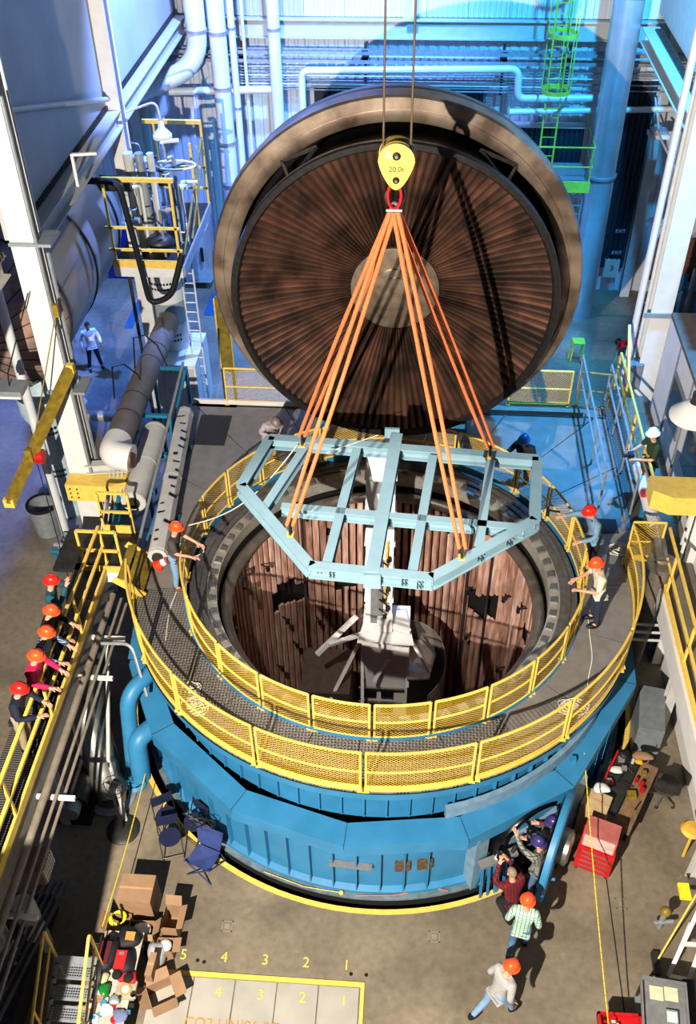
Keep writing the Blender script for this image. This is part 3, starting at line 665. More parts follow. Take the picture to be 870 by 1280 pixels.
# caged ladder and railed platform in yellow-green
T=thing('caged_ladder','yellow-green caged ladder on the far wall above the small platform','ladder',(4.5,17.3,6.2))
for x in(4.28,4.72):
    mb=MB();mb.tube([(x,17.3,5.0),(x,17.3,13)],.03,6);obj('stile',mb,M_GRN,T)
for i in range(26):
    mb=MB();mb.tube([(4.28,17.3,5.2+i*.3),(4.72,17.3,5.2+i*.3)],.014,5);obj('rung',mb,M_GRN,T)
for z in(7.3,8.9,10.5,12.1):
    mb=MB();mb.lathe([(.42,z),(.44,z),(.44,z+.12),(.42,z+.12),(.42,z)],20,(4.5,16.95,0));obj('cage_hoop',mb,M_GRN,T)
for k in range(5):
    a=PI+PI*k/4;mb=MB();mb.tube([(4.5+.43*math.cos(a),16.95+.43*math.sin(a),7.3),(4.5+.43*math.cos(a),16.95+.43*math.sin(a),12.2)],.016,5);obj('cage_strap',mb,M_GRN,T)
T=thing('wall_platform','small platform with yellow-green rails beneath the caged ladder','platform',(4.6,16.4,4.9))
mb=MB();mb.box((3.3,15.7,4.75),(5.75,17.4,4.95));obj('platform_floor',mb,M_GAL,T);mb=MB();mb.box((3.3,15.66,4.7),(5.75,15.7,5.05));obj('toe_board',mb,M_GRN,T)
for x in(3.3,4.5,5.7):
    mb=MB();mb.tube([(x,15.7,4.9),(x,15.7,6.1)],.025,6);obj('post',mb,M_GRN,T)
for z in(5.5,6.1):
    mb=MB();mb.tube([(3.3,17.3,z),(3.3,15.7,z),(5.75,15.7,z),(5.75,17.3,z)],.025,6);obj('rail',mb,M_GRN,T)
mb=MB();mb.bar((5.2,15.8,4.7),(5.2,16.2,1.2),.05,.05);mb.bar((5.6,15.8,4.7),(5.6,16.2,1.2),.05,.05)
for i in range(11): mb.bar((5.2,15.84+i*.036,4.5-i*.3),(5.6,15.84+i*.036,4.5-i*.3),.03,.03)
obj('access_ladder',mb,M_GAL,T)
# wall columns
for x,s in((-8.9,1),(-.05,2),(7.95,3),(12.2,4)):
    mb=MB();mb.ibeam((x,17.9,9.05 if s==2 else 0),(x,17.9,14),.32,.4,.03,up=(0,1,0));struct('trim_%d'%(s+1),mb,M_W)
mb=MB();mb.bar((8.5,17.7,.1),(10.4,17.6,3.2),.14,.14);solo('wall_brace',mb,M_W,'white diagonal brace in the far right corner','brace')
# exit signs and notice
for z,x in((2.45,7.42),(1.65,7.42)):
    T=thing('exit_sign','dark EXIT sign on the far column, %s of the two'%('upper' if z>2 else 'lower'),'sign',(x,17.8,z),group='exit signs on the far column')
    mb=MB();mb.box((x-.2,17.80,z-.11),(x+.2,17.88,z+.11));obj('sign_board',mb,mat('sign_navy',(.06,.12,.22),.5),T);text('lettering','EXIT',(x,17.79,z),.17,M_WHT,T,(PI/2,0,0))
T=thing('safety_notice','pale notice board with the figure 3 below the exit signs','sign',(7.35,17.5,.7));mb=MB();mb.box((7.1,17.8,.7),(7.6,18.17,1.35));obj('notice_board',mb,M_W,T);text('figure','3',(7.35,17.79,1.05),.28,M_STD,T,(PI/2,0,0))
# lamps
def lamp(x,y,z,label,d=.35,wire=3):
    T=thing('pendant_lamp',label,'lamp',(x,y,z))
    mb=MB();mb.lathe([(d*.25,z+.45),(d*.35,z+.25),(d,z+.08),(d,z),(d*.9,z)],20,(x,y,0));obj('lamp_shade',mb,M_WHT,T)
    mb=MB();mb.tube([(x,y,z+.4),(x+.1,y,z+.4+wire)],.012,5);obj('stem',mb,M_W,T)
    mb=MB();mb.ball((x,y,z+.06),d*.6,12,8,h=.5);obj('bulb',mb,M_WHT,T)
lamp(8.05,16.0,3.55,'white bell lamp hanging in the far right corner',.26,10)
T=thing('box_lamp','white rectangular lamp high in the far right corner','lamp',(7.7,16.5,6.2));mb=MB();mb.box((7.4,16.2,6.2),(8.0,16.7,6.32));obj('lamp_tray',mb,M_WHT,T);mb=MB();mb.box((7.45,16.25,6.32),(7.95,16.65,6.42));obj('lamp_cover',mb,M_GAL,T);mb=MB();mb.bar((7.7,16.5,6.4),(7.7,17.8,6.9),.04,.04);obj('lamp_arm',mb,M_W,T)
# timber screen, cart and clutter
T=thing('timber_screen','brown boarded screen at the far right end of the hall','screen',(9.8,17.2,1.3))
for r in range(4):
    for c in range(4):
        mb=MB();x=8.5+c*.95;z=1.15+r*.34;mb.box((x+.01,17.2,z),(x+.94,17.26,z+.325));obj('board',mb,mat('brown_board',(.42,.28,.20),.7,0,.15,4),T)
mb=MB();mb.box((8.4,17.1,1.0),(12.4,17.4,1.15));obj('sill',mb,M_STD,T)
T=thing('engine_hoist','red wheeled jack lying on the far floor right of the lid','jack',(7.9,14.2,0))
mb=MB();mb.bar((7.2,14.1,.25),(8.7,14.4,.35),.12,.14);obj('beam',mb,M_RED,T);mb=MB();mb.bar((7.3,13.8,.12),(7.3,14.5,.12),.08,.08);obj('axle',mb,M_RED,T)
for x,y in((7.3,13.8),(7.3,14.5),(8.6,14.1)):
    mb=MB();mb.tube([(x,y-.04,.11),(x,y+.04,.11)],.11,12);obj('wheel',mb,M_STD,T)
T=thing('wire_stool','yellow-green folding stool on the blue floor beside the lid','stool',(5.75,13.3,0))
for dx,dy in((0,0),(.4,0),(0,.4),(.4,.4)):
    mb=MB();mb.bar((5.55+dx,13.1+dy,0),(5.6+dx*.8,13.15+dy*.8,.8),.04,.04);obj('leg',mb,M_GRN,T)
mb=MB();mb.box((5.58,13.13,.78),(5.96,13.5,.82));obj('seat',mb,M_GRN,T)
T=thing('rolling_stair','pale blue rolling stair behind the right column','stair',(8.4,14.5,0))
for i in range(5):
    mb=MB();mb.box((8.0,14.9-i*.3,.25+i*.3),(8.7,15.2-i*.3,.29+i*.3));obj('tread',mb,M_GAL,T)
for x in(8.0,8.7):
    mb=MB();mb.bar((x,15.3,.0),(x,13.6,1.6),.05,.08);mb.bar((x,13.6,0),(x,13.6,2.5),.05,.05);mb.bar((x,15.2,1.1),(x,13.6,2.5),.04,.04);obj('side_frame',mb,M_GAL,T)
for k in range(7):
    mb=MB();x=9.3+k*.3;mb.tube([(x,16.6,0),(x,16.6,1.3+.2*(k%3))],.1,10);solo('gas_cylinder',mb,M_BLUE if k%2 else M_GAL,'gas cylinder standing in the row behind the right column','cylinder','gas cylinders at the far right')
# blue door and boxes on the far left
T=thing('steel_door','dark blue door in the far wall behind the tank','door',(-10.3,18.1,0));mb=MB();mb.box((-10.9,18.08,0),(-9.8,18.18,2.1));obj('door_leaf',mb,mat('deep_blue_paint',(.05,.15,.45),.5),T);mb=MB();mb.box((-11,18.05,2.1),(-9.7,18.2,2.2));obj('door_head',mb,M_W,T)
T=thing('fire_extinguisher','red fire extinguisher by the blue door','extinguisher',(-9.5,17.8,.6));mb=MB();mb.lathe([(0,.6),(.09,.6),(.09,1.05),(.03,1.15),(0,1.16)],12,(-9.5,18.08,0));obj('bottle',mb,M_RED,T)
T=thing('wall_cabinet','white electrical cabinet on the far wall left of the lid','cabinet',(-7.4,17.7,0))
mb=MB();mb.box((-7.8,17.4,.3),(-6.9,18,2.3));obj('cabinet_body',mb,M_W,T);mb=MB();mb.box((-7.75,17.37,.4),(-7.35,17.4,2.2));obj('cabinet_door',mb,M_GAL,T);mb=MB();mb.tube([(-7.1,17.3,1.2),(-7.1,17.3,1.7)],.06,8);obj('black_handle',mb,M_BLK,T)
mb=MB();mb.box((-9.5,16.2,0),(-9.44,17.9,.06));solo('floor_rail',mb,M_GAL,'thin metal strip on the blue floor near the door','strip')
# ================= left: cladding, columns, tank, ducts =================
M_ENC=mat('grey_enclosure_sheet',(.66,.65,.64),.6,.1,.06,1)
for i,(y0,y1) in enumerate(((-6,2.1),(2.55,9.6),(10.0,17.6))):
    xo=-.32 if i==0 else 0
    mb=MB();mb.box((-7.3+xo,y0,9.25),(-7.18+xo,y1,16));
    o=struct('wall_panel_%d'%(i+1),mb,M_ENC)
    mb=MB();mb.ibeam((-6.98+xo,y0,8.98),(-6.98+xo,y1,8.98),.3,.42,.03);struct('trim_%d'%(i+10),mb,M_W)
    mb=MB();
    for k in range(int((y1-y0)/.12)): mb.box((-7.2,y0+k*.12,9.2),(-7.12,y0+k*.12+.05,9.32))
    o2=obj('bolt_strip',mb,M_STD,o,kind='stuff')
mb=MB();mb.tube([(-7.1,2.75,11.55),(-7.1,9.55,9.45)],.06,8);solo('sway_brace',mb,M_W,'white brace slanting across the grey cladding between the two columns','brace')
mb=MB();mb.tube([(-7.42,-3,13.3),(-7.42,2.2,11.7)],.06,8);solo('sway_brace',mb,M_W,'white brace on the grey cladding left of the massive column','brace')
def hcol(x,y,z0,z1,w,d,label,name='steel_column'):
    T=thing(name,label,'column',(x,y,z0))
    for yy in(y-d/2,y+d/2):
        mb=MB();mb.box((x-w/2,yy-.02,z0),(x+w/2,yy+.02,z1));obj('flange',mb,M_WHT,T)
    mb=MB();mb.box((x-.02,y-d/2,z0),(x+.02,y+d/2,z1));obj('web',mb,M_WHT,T)
    return T
C1=hcol(-6.86,2.5,0,17,.46,.42,'massive white steel column in the left foreground')
mb=MB();mb.tube([(-6.58,2.25,2),(-6.58,2.25,12)],.03,6);mb.tube([(-6.55,2.6,1),(-6.55,2.6,9)],.04,6);obj('column_conduit',mb,M_GAL,C1)
for z in(9.3,6.0,3.1):
    mb=MB();mb.box((-7.1,2.2,z),(-6.3,2.8,z+.06));obj('pipe_clamp',mb,M_GAL,C1)
C2=hcol(-7.02,9.8,0,17,.36,.4,'second white steel column behind the railed pipe platform')
T=thing('crane_bracket','yellow bracket bolted to the white column at left','bracket',(-6.4,2.2,3.4))
mb=MB();mb.prism([(-7.08,1.85),(-6.05,1.85),(-5.78,2.1),(-5.78,2.4),(-7.08,2.4)],3.37,3.82);obj('bracket_box',mb,M_Y,T)
mb=MB();mb.ibeam((-6.7,2.3,3.95),(-5.8,2.4,3.98),.2,.24,.03);obj('stub_beam',mb,M_W,T)
for i in range(6):
    mb=MB();mb.tube([(-6.98+.16*(i%2),1.85,3.48+.12*(i//2)),(-6.98+.16*(i%2),1.82,3.48+.12*(i//2))],.018,6);obj('bolt',mb,M_STD,T)
# tank
T=thing('storage_tank','huge horizontal steel tank with a dished end below the grey cladding at left','tank',(-9.9,9,3))
TC=(-9.75,0,5.75);TR_=2.05
prof=[(0,4.35),(.6,4.40),(1.2,4.6),(1.7,4.95),(1.98,5.35),(TR_,5.7),(TR_,10.6),(1.98,11.1),(1.6,11.6),(1.0,11.95),(0,12.1)]
mb=MB();mb.lathe(prof[:6],64,TC,axis='y');obj('dished_end',mb,mat('coppery_steel',(.74,.60,.52),.35,.3,.2,2,.06,(.45,.38,.36)),T)
mb=MB();mb.lathe(prof[5:],64,TC,axis='y');obj('tank_shell',mb,mat('tank_steel',(.60,.57,.54),.36,.4,.15,1.2,.05,None,(1,.2,1)),T)
for k in range(28):
    a=2*PI*k/28
    mb=MB();mb.tube([(TC[0]+r*math.cos(a),y-.015,TC[2]+r*math.sin(a)) for r,y in prof[1:6]],.012,4);obj('weld_seam',mb,M_STD,T)
for y in(5.8,8.2,10.5):
    mb=MB();mb.lathe([(TR_,y-.04),(TR_+.03,y-.04),(TR_+.03,y+.04),(TR_,y+.04)],64,TC,axis='y');obj('shell_band',mb,M_STD,T)
PM=mat('pedestal_white',(.72,.80,.82),.5)
def marks(T,x,y,z,r,n=9,cz=-1.2):
    for row in range(2):
        mb=MB()
        for k in range(n):
            a=-PI/2-.75+1.5*k/n+.05;c,s=math.cos(a),math.sin(a);w=.05
            mb.add([(x+(r+.006)*math.cos(a),y+(r+.006)*math.sin(a),z-row*.16),(x+(r+.006)*math.cos(a+.11),y+(r+.006)*math.sin(a+.11),z-row*.16),(x+(r+.006)*math.cos(a+.11),y+(r+.006)*math.sin(a+.11),z+.07-row*.16),(x+(r+.006)*math.cos(a),y+(r+.006)*math.sin(a),z+.07-row*.16)],[(0,1,2,3)])
        obj('stencil_marks',mb,M_BLK,T,'row of black stencilled characters',kind='stuff')
for (x,y,top_,lab) in((-8.7,5.3,3.85,'front'),(-11.2,10.8,3.8,'rear')):
    T=thing('tank_pedestal','%s round pale pedestal with black stencilling under the steel tank'%lab,'pedestal',(x,y,0),group='tank pedestals')
    mb=MB();mb.lathe([(.42,0),(.42,top_-.9),(.60,top_-.5),(.60,top_)],28,(x,y,0));obj('pedestal_body',mb,PM,T)
    marks(T,x,y,3.0,.50);marks(T,x,y,1.6,.42)
# long leaning posts in front of the tank
pipe('leaning_pipe',[(-8.4,3.9,8.6),(-8.35,3.9,0)],.11,M_PIPEW,'tall pale pipe in front of the dished tank end')
pipe('thin_drop_pipe',[(-7.6,4.2,3.6),(-7.6,4.2,0)],.09,M_GAL,'grey drop pipe beside the white column foot')
pipe('cross_pipe',[(-9.2,6.6,2.2),(-7.3,6.6,2.2)],.16,M_GAL,'short grey pipe between tank pedestal and white column')
# yellow boom hanging from chains
A=at(12,628,y=.6);B=at(88,460,y=2.0)
T=thing('hanging_boom','long yellow boom hung on a cable from the white column','boom',A)
mb=MB();mb.bar(A,B,.16,.20);obj('boom_tube',mb,M_YD,T)
mb=MB();mb.cbox(A,(.22,.12,.2));obj('end_cap',mb,M_Y,T);mb=MB();mb.cbox(B,(.14,.12,.18));obj('end_cap',mb,M_Y,T)
q=A.lerp(B,.37);top_=at(70,388,y=2.1);mb=MB();mb.tube([q,top_],.014,5);obj('boom_cable',mb,M_YD,T);mb=MB();mb.cbox(top_,(.12,.1,.26));obj('cable_anchor',mb,M_YD,T);mb=MB();mb.cbox(q+Vector((-.02,-.08,.02)),(.14,.1,.3));obj('trolley',mb,M_YD,T)
q=A.lerp(B,.42)-Vector((0,.0,.24))
T=thing('red_hoist','small red hoist hanging under the yellow boom','hoist',q-Vector((0,0,.3)));mb=MB();mb.cbox(q,(.26,.2,.24));mb.tube([q+Vector((-.1,0,0)),q+Vector((.14,0,.02))],.14,12);obj('hoist_body',mb,M_RED,T)
for dx in(-.04,.05):
    mb=MB();mb.tube([q+Vector((dx,0,-.1)),Vector((q.x+dx*2.5,q.y,.4))],.012,5);obj('hoist_chain',mb,M_STD,T)
T=thing('waste_drum','open grey drum on the floor below the red hoist','drum',(-9.05,3.9,0))
mb=MB();mb.lathe([(0,.02),(.32,.02),(.38,.95),(.35,.95),(.30,.06)],24,(-9.0,4.35,0));obj('drum_body',mb,M_GAL,T);mb=MB();mb.lathe([(.36,.93),(.42,.95),(.42,1.0),(.34,1.0)],24,(-9.0,4.35,0));obj('black_rim',mb,M_BLK,T)
mb=MB();rr=random.Random(8)
T=thing('valve_cluster','cluster of small valves and fittings at the foot of the white column','valves',(-7.9,3.1,0))
for k in range(14):
    mb=MB();x=-8.3+rr.random()*1.1;y=2.7+rr.random()*1.0;h=.3+rr.random()*.6;mb.tube([(x,y,0),(x,y,h)],.04,6);mb.tube([(x-.1,y,h),(x+.12,y,h-.03)],.06,8);obj('valve',mb,rr.choice((M_GAL,M_STD,M_TEAL)),T)
# floodlight at the left edge
q=at(12,485,y=1.8)
T=thing('flood_lamp','grey flood lamp hanging at the left edge below the tank end','lamp',q);mb=MB();mb.cbox(q,(.62,.45,.12));obj('lamp_housing',mb,M_GAL,T);mb=MB();mb.cbox(q+Vector((0,-.02,-.09)),(.56,.4,.06));obj('lamp_lens',mb,M_WHT,T);mb=MB();mb.tube([q,q+Vector((.05,0,.35)),q+Vector((.75,.3,2.0))],.014,5);obj('lamp_cable',mb,M_BLK,T)
T=thing('control_column','small white gauge post beside the grey insulated duct','post',at(100,505,y=6.5));q=at(100,505,y=6.5);mb=MB();mb.tube([(q.x,q.y,0),(q.x,q.y,q.z)],.04,8);obj('post_tube',mb,M_GAL,T);mb=MB();mb.lathe([(0,0),(.2,0),(.2,.08),(0,.08)],14,(q.x,q.y,q.z));mb.tube([q,q+Vector((0,0,.3))],.07,8);obj('gauge_head',mb,M_WHT,T)
# grey insulated duct with white elbow
T=thing('insulated_duct','thick grey insulated duct slanting down to a white elbow by the yellow bracket','duct',(-6.0,2.3,3.4))
a=Vector((-6.25,8.9,3.75));b=Vector((-6.0,2.75,4.42))
mb=MB();mb.tube([a,b],.30,24);obj('duct_run',mb,mat('grey_insulation',(.46,.42,.38),.6,.2,.1,3,.05),T)
for t in(.3,.42,.72,.86):
    p=a.lerp(b,t);d=(b-a).normalized();mb=MB();mb.tube([p-d*.012,p+d*.012],.31,24);obj('band',mb,M_STD,T)
mb=MB();mb.tube(bend([b,Vector((-6.0,2.2,4.45)),Vector((-5.55,2.15,4.4))],.4,6),.31,24);obj('elbow',mb,M_WHT,T)
mb=MB();mb.tube([(-5.6,2.15,4.4),(-5.53,2.15,4.4)],.22,20);obj('end_flange',mb,mat('brown_flange',(.40,.30,.22),.5,.4),T)
# silver vertical vessel on its white box
T=thing('process_column','upright silver and white column with black markings under the pipe platform','vessel',(-6.55,10.6,0))
vx,vy=-6.60,10.4
mb=MB();mb.lathe([(.52,2.2),(.52,5.2),(.3,5.5)],36,(vx,vy,0));obj('column_body',mb,M_SIL,T)
mb=MB();mb.lathe([(.53,3.7),(.53,4.75)],36,(vx,vy,0));obj('white_band',mb,M_WHT,T);marks(T,vx,vy,4.3,.53)
mb=MB();mb.lathe([(.53,2.15),(.53,3.0)],36,(vx,vy,0));obj('white_band',mb,M_WHT,T);marks(T,vx,vy,2.65,.53)
mb=MB();mb.lathe([(.2,5.4),(.28,5.5),(.28,6.0),(.16,6.0)],16,(vx,vy,0));obj('top_nozzle',mb,M_ST,T)
T=thing('white_cabinet_base','large white steel cabinet below the silver column','cabinet',(-6.5,9.8,0))
mb=MB();mb.box((-7.15,9.2,0),(-5.75,11.0,2.15));obj('cabinet_body',mb,M_WHT,T)
for k in range(3):
    mb=MB();mb.box((-7.1+k*.45,9.17,.1),(-6.72+k*.45,9.2,2.05));obj('cabinet_panel',mb,M_W,T)
mb=MB();mb.tube([(-7.2,9.15,0),(-7.2,9.15,5)],.05,8);solo('support_post',mb,M_STD,'dark slender post beside the silver column','post')
# ladder
T=thing('access_ladder','white straight ladder running up beside the silver column','ladder',(-6.0,9.9,0))
for x in(-5.95,-5.62):
    mb=MB();mb.tube([(x,9.8,0),(x,9.8,6.2)],.025,6);obj('stile',mb,M_WHT,T)
for i in range(20):
    mb=MB();mb.tube([(-5.95,9.8,.25+i*.3),(-5.62,9.8,.25+i*.3)],.018,6);obj('rung',mb,M_WHT,T)
T=thing('yellow_board','tall worn yellow board leaning behind the ladder','board',(-5.4,10.2,0))
mb=MB();mb.box((-5.25,10.4,1.2),(-4.9,10.45,3.7));obj('board_face',mb,M_YD,T);mb=MB();mb.box((-5.3,10.44,.0),(-5.2,10.5,3.6));mb.box((-4.98,10.44,0),(-4.88,10.5,3.6));obj('board_leg',mb,M_Y,T)
# pipework platform with yellow guard rails
ZP=5.6
T=thing('pipe_platform','railed yellow platform packed with grey pipework high at left','platform',(-6.3,9.5,ZP))
x0,x1,y0,y1=-7.35,-5.55,8.55,12.4
mb=MB();mb.box((x0,y0,ZP-.08),(x1,y1,ZP));obj('platform_floor',mb,M_STD,T)
mb=MB();mb.box((x0,y0-.05,ZP-.02),(x1,y0,ZP+.18));obj('toe_board',mb,M_Y,T);mb=MB();mb.box((x0,y0-.06,ZP-.28),(x1,y0-.01,ZP-.02));obj('edge_channel',mb,M_WHT,T);mb=MB();mb.box((x1,y0,ZP-.28),(x1+.05,y1,ZP+.02));obj('edge_channel',mb,M_GAL,T)
for z,nm in((.45,'rail'),(1.05,'rail'),(2.3,'rail')):
    r=.05 if z>2 else .03
    mb=MB();mb.bar((x0-.05,y0,ZP+z),(x1+.05,y0,ZP+z),r*2,r*2);obj(nm,mb,M_Y,T)
    mb=MB();mb.bar((x0+.2,y1,ZP+z),(x1+.02,y1,ZP+z),r*2,r*2);obj(nm,mb,M_Y,T)
for x,y in((x0+.08,y0),(x1-.05,y0),(x0+.5,y1),(x1,y1),(x1,y1-1.5)):
    mb=MB();mb.bar((x,y,ZP),(x,y,ZP+2.3),.06,.06);obj('post',mb,M_Y,T)
mb=MB();mb.bar((x1,y0+.2,ZP+.1),(x1,y1,ZP+1.9),.05,.05);obj('side_brace',mb,M_YD,T);mb=MB();mb.bar((x1,y0+1.4,ZP+.1),(x1,y1-.6,ZP+1.2),.05,.05);obj('side_brace',mb,M_YD,T)
rr=random.Random(21)
PW=thing('valve_manifold','tangle of grey pipes, valves and gauges filling the railed platform','pipework',(-6.4,9.8,ZP))
for k in range(30):
    x=x0+.35+rr.random()*1.15;y=y0+.5+rr.random()*2.2;h=.4+rr.random()*2.0;r=.03+.05*rr.random()
    mb=MB();pts=[(x,y,ZP),(x,y,ZP+h),(x+rr.uniform(-.5,.5),y+rr.uniform(-.3,.3),ZP+h)];mb.tube(bend(pts,.1,3),r,8);obj('riser_pipe',mb,rr.choice((M_W,M_GAL,M_STD,M_PIPEW)),PW)
for k in range(12):
    x=x0+.3+rr.random()*1.2;y=y0+.4+rr.random()*2;z=ZP+.4+rr.random()*1.4
    mb=MB();mb.tube([(x-.16,y,z),(x+.16,y,z)],.09,10);mb.tube([(x,y,z),(x,y,z+.3)],.03,6);mb.lathe([(.10,z+.3),(.12,z+.32),(.10,z+.34)],10,(x,y,0));obj('valve',mb,rr.choice((M_GAL,M_STD,M_W)),PW)
for k in range(3):
    mb=MB();mb.tube([(x0+.6+k*.28,y0+.9,ZP+.1),(x0+.55+k*.28,y0+.9,ZP+2.6)],.13-.02*k,14);obj('standing_vessel',mb,M_W if k!=1 else M_GAL,PW)
mb=MB();mb.tube([(x0-.2,y0+.7,ZP+1.9),(x1-1.2,y0+.7,ZP+1.9)],.2,14);obj('motor_body',mb,M_STD,PW)
mb=MB();mb.ball((x0+1.1,y0+.7,ZP+.35),.36,14,8,h=.6);obj('drum_head',mb,M_STD,PW)
mb=MB();mb.tube(bend([(-7.5,8.2,8.0),(-6.75,8.2,8.0),(-6.6,8.3,6.0),(-6.5,8.35,4.6),(-5.9,8.35,4.85),(-5.5,8.5,6.0)],.3,4),.08,10);solo('black_hose_pipe',mb,M_BLK,'thick black pipe looping in front of the railed platform','pipe')
mb=MB();mb.tube([(-5.85+.55*math.cos(t),10.2+.3*math.sin(t),ZP+2.0) for t in[2*PI*k/24 for k in range(24)]],.03,6,closed=True);solo('hose_reel',mb,M_WHT,'white hoop above the railed platform','hoop')
lamp(-6.05,10.2,8.3,'white bell lamp on a curved arm above the railed platform',.24,.1)
mb=MB();mb.tube(bend([(-7.1,10,8.9),(-6.1,10.2,9.2),(-6.05,10.2,8.75)],.3,4),.03,6);solo('lamp_arm',mb,M_W,'curved white arm carrying the bell lamp','arm')
T=thing('sensor_frame','small white square bracket on the overhead girder','bracket',(-6.75,6.6,8.9));mb=MB();mb.bar((-6.8,5.6,9.0),(-6.8,5.6,9.7),.06,.06);mb.bar((-6.8,5.6,9.68),(-6.3,5.7,9.68),.06,.06);obj('bracket_arm',mb,M_WHT,T)
# lying white vessels on the deck edge
def vessel(p,q,r,label,n=16,mk=True):
    T=thing('lying_vessel',label,'vessel',((p[0]+q[0])/2,(p[1]+q[1])/2,ZD))
    p=Vector(p);q=Vector(q);d=(q-p).normalized()
    mb=MB();mb.tube([p,q],r,n);obj('vessel_shell',mb,M_W,T)
    mb=MB();mb.tube([p-d*.06,p],r*.55,12);obj('end_cap',mb,M_STD,T);mb=MB();mb.tube([q,q+d*.16],r*.6,12);obj('end_cap',mb,M_STD,T)
    for t in(.02,.5,.98):
        c=p.lerp(q,t);mb=MB();mb.tube([c-d*.03,c+d*.03],r*1.03,n);obj('band',mb,M_W,T)
    if mk:
        rr=random.Random(4);mbs=MB()
        for k in range(16):
            c=p.lerp(q,.06+.057*k);u=Vector((0,0,1));sd=d.cross(u).normalized();a=rr.uniform(-.5,.7);nrm=(u*math.cos(a)+sd*math.sin(a));t2=d.cross(nrm);w=rr.uniform(.04,.11);h=rr.uniform(.015,.05);c=c+nrm*(r+.006)
            mbs.add([c-t2*w-d*h,c+t2*w-d*h,c+t2*w+d*h,c-t2*w+d*h],[(0,1,2,3)])
        obj('stencil_marks',mbs,M_BLK,T,kind='stuff')
    mb=MB();mb.cbox(p.lerp(q,.3)-Vector((0,0,r+.06)),(r*2.4,.1,.12));obj('saddle',mb,M_TEAL,T);mb=MB();mb.cbox(p.lerp(q,.8)-Vector((0,0,r+.06)),(r*2.4,.1,.12));obj('saddle',mb,M_TEAL,T)
    return T
vessel((-4.62,-.05,3.62),(-5.0,4.85,3.68),.21,'long white eight-sided vessel with black stencil marks lying along the deck edge',8)
vessel((-5.50,1.55,3.65),(-5.55,4.1,3.7),.27,'shorter white banded vessel lying beside the long stencilled one',18,False)
T=thing('teal_rack','teal pipe rack standing behind the lying white vessels','rack',(-5.6,4.8,2.2))
for x in(-6.05,-5.2):
    for y in(4.2,6.2):
        mb=MB();mb.bar((x,y,0),(x,y,4.1),.08,.08);obj('upright',mb,M_TEAL,T)
for y in(4.2,6.2):
    mb=MB();mb.bar((-6.05,y,4.05),(-5.2,y,4.05),.08,.08);obj('cross_bar',mb,M_TEAL,T)
for x in(-6.05,-5.2):
    mb=MB();mb.bar((x,4.2,3.6),(x,6.2,4.05),.06,.06);obj('side_bar',mb,M_TEAL,T)
mb=MB();mb.tube([(-5.75,.3,3.1),(-5.95,2.0,3.5)],.09,10);solo('teal_pipe',mb,M_TEAL,'short teal pipe under the yellow bracket','pipe')
for k in range(4):
    mb=MB();x=-6.15+k*.09;mb.tube([(x,2.3,3.9),(x,.9+.2*k,3.2),(x,.8,2.0)],.022,6);solo('thin_tube',mb,M_W,'thin white tube in the bundle beside the white column','tube','white tubes by the column')
for k,(p,q) in enumerate((((-5.2,.2,ZD),(-5.05,5.5,4.7)),((-5.95,2.3,3.2),(-6.1,6.5,3.9)))):
    mb=MB();mb.tube([p,q],.035,6);solo('sloping_tube',mb,M_GAL,('grey tube sloping over the lying vessels','lower grey tube alongside the teal rack')[k],'tube')
for (cx_,cy_) in((-6.3,4.9),(-6.1,6.2)):
    mb=MB();mb.tube([(cx_-.4,cy_,4.0),(cx_-.3,cy_,4.9),(cx_,cy_,5.0),(cx_+.2,cy_+.2,4.6),(cx_+.5,cy_,3.9)],.02,5);solo('loose_hose',mb,M_BLK,'looping dark hose between duct and column','hose','dark hoses behind the white column')
# deck rear rail, left side
T=thing('rear_guard_rail','yellow mesh guard rail at the back of the deck left of the lid','guard rail',(-3.4,5.85,ZD))
rail_section(T,[(-4.15+.25*k,5.8) for k in range(8)],ZD,1.07,True,.15);mb=MB();mb.box((-5.0,5.78,ZD),(-2.3,5.84,ZD+.12));obj('kick_strip',mb,M_WHT,T);mb=MB();mb.box((-5.0,5.66,ZD-.16),(-3.9,5.79,ZD));obj('yellow_edge',mb,M_Y,T)
# ================= left observers' walkway =================
WX0,WX1=-6.75,-5.72
T=thing('observer_walkway','long grated walkway with a yellow handrail where hard-hatted observers stand','walkway',(-6.2,-4,0))
def grate_mat():
    m=mat('walkway_grating',(.30,.28,.25),.6,.4);nt=m.node_tree;b=nt.nodes['Principled BSDF'];tc=nt.nodes.new('ShaderNodeTexCoord')
    w=nt.nodes.new('ShaderNodeTexWave');w.wave_type='BANDS';w.bands_direction='Y';w.inputs['Scale'].default_value=7;nt.links.new(tc.outputs['Object'],w.inputs[0])
    r=nt.nodes.new('ShaderNodeValToRGB');r.color_ramp.elements[0].position=.35;r.color_ramp.elements[1].position=.5;r.color_ramp.elements[0].color=(.012,.011,.01,1);r.color_ramp.elements[1].color=(.13,.12,.10,1)
    nt.links.new(w.outputs[0],r.inputs[0]);nt.links.new(r.outputs[0],b.inputs['Base Color']);return m
M_GR=grate_mat()
for k in range(12):
    mb=MB();mb.box((WX0+.35,-12+k*1.0,3.22),(WX1,-11.01+k*1.0,3.28));obj('grating_panel',mb,M_GR,T)
mb=MB();mb.box((WX1-.02,-12,3.2),(WX1+.03,0,3.40));obj('toe_board',mb,M_Y,T)
mb=MB();mb.box((WX1-.06,-12,2.55),(WX1+.0,0,3.2));obj('side_girder',mb,mat('pale_girder_paint',(.56,.53,.48),.6),T);mb=MB();mb.box((WX0+.35,-12,2.6),(WX0+.42,0,3.2));obj('side_girder',mb,MATS['pale_girder_paint'],T)
for y in(-3.9,-1.95,-.05,-5.9,-7.9,-9.9):
    mb=MB();mb.bar((WX1,y,3.3),(WX1,y,4.40),.05,.05);obj('post',mb,M_Y,T)
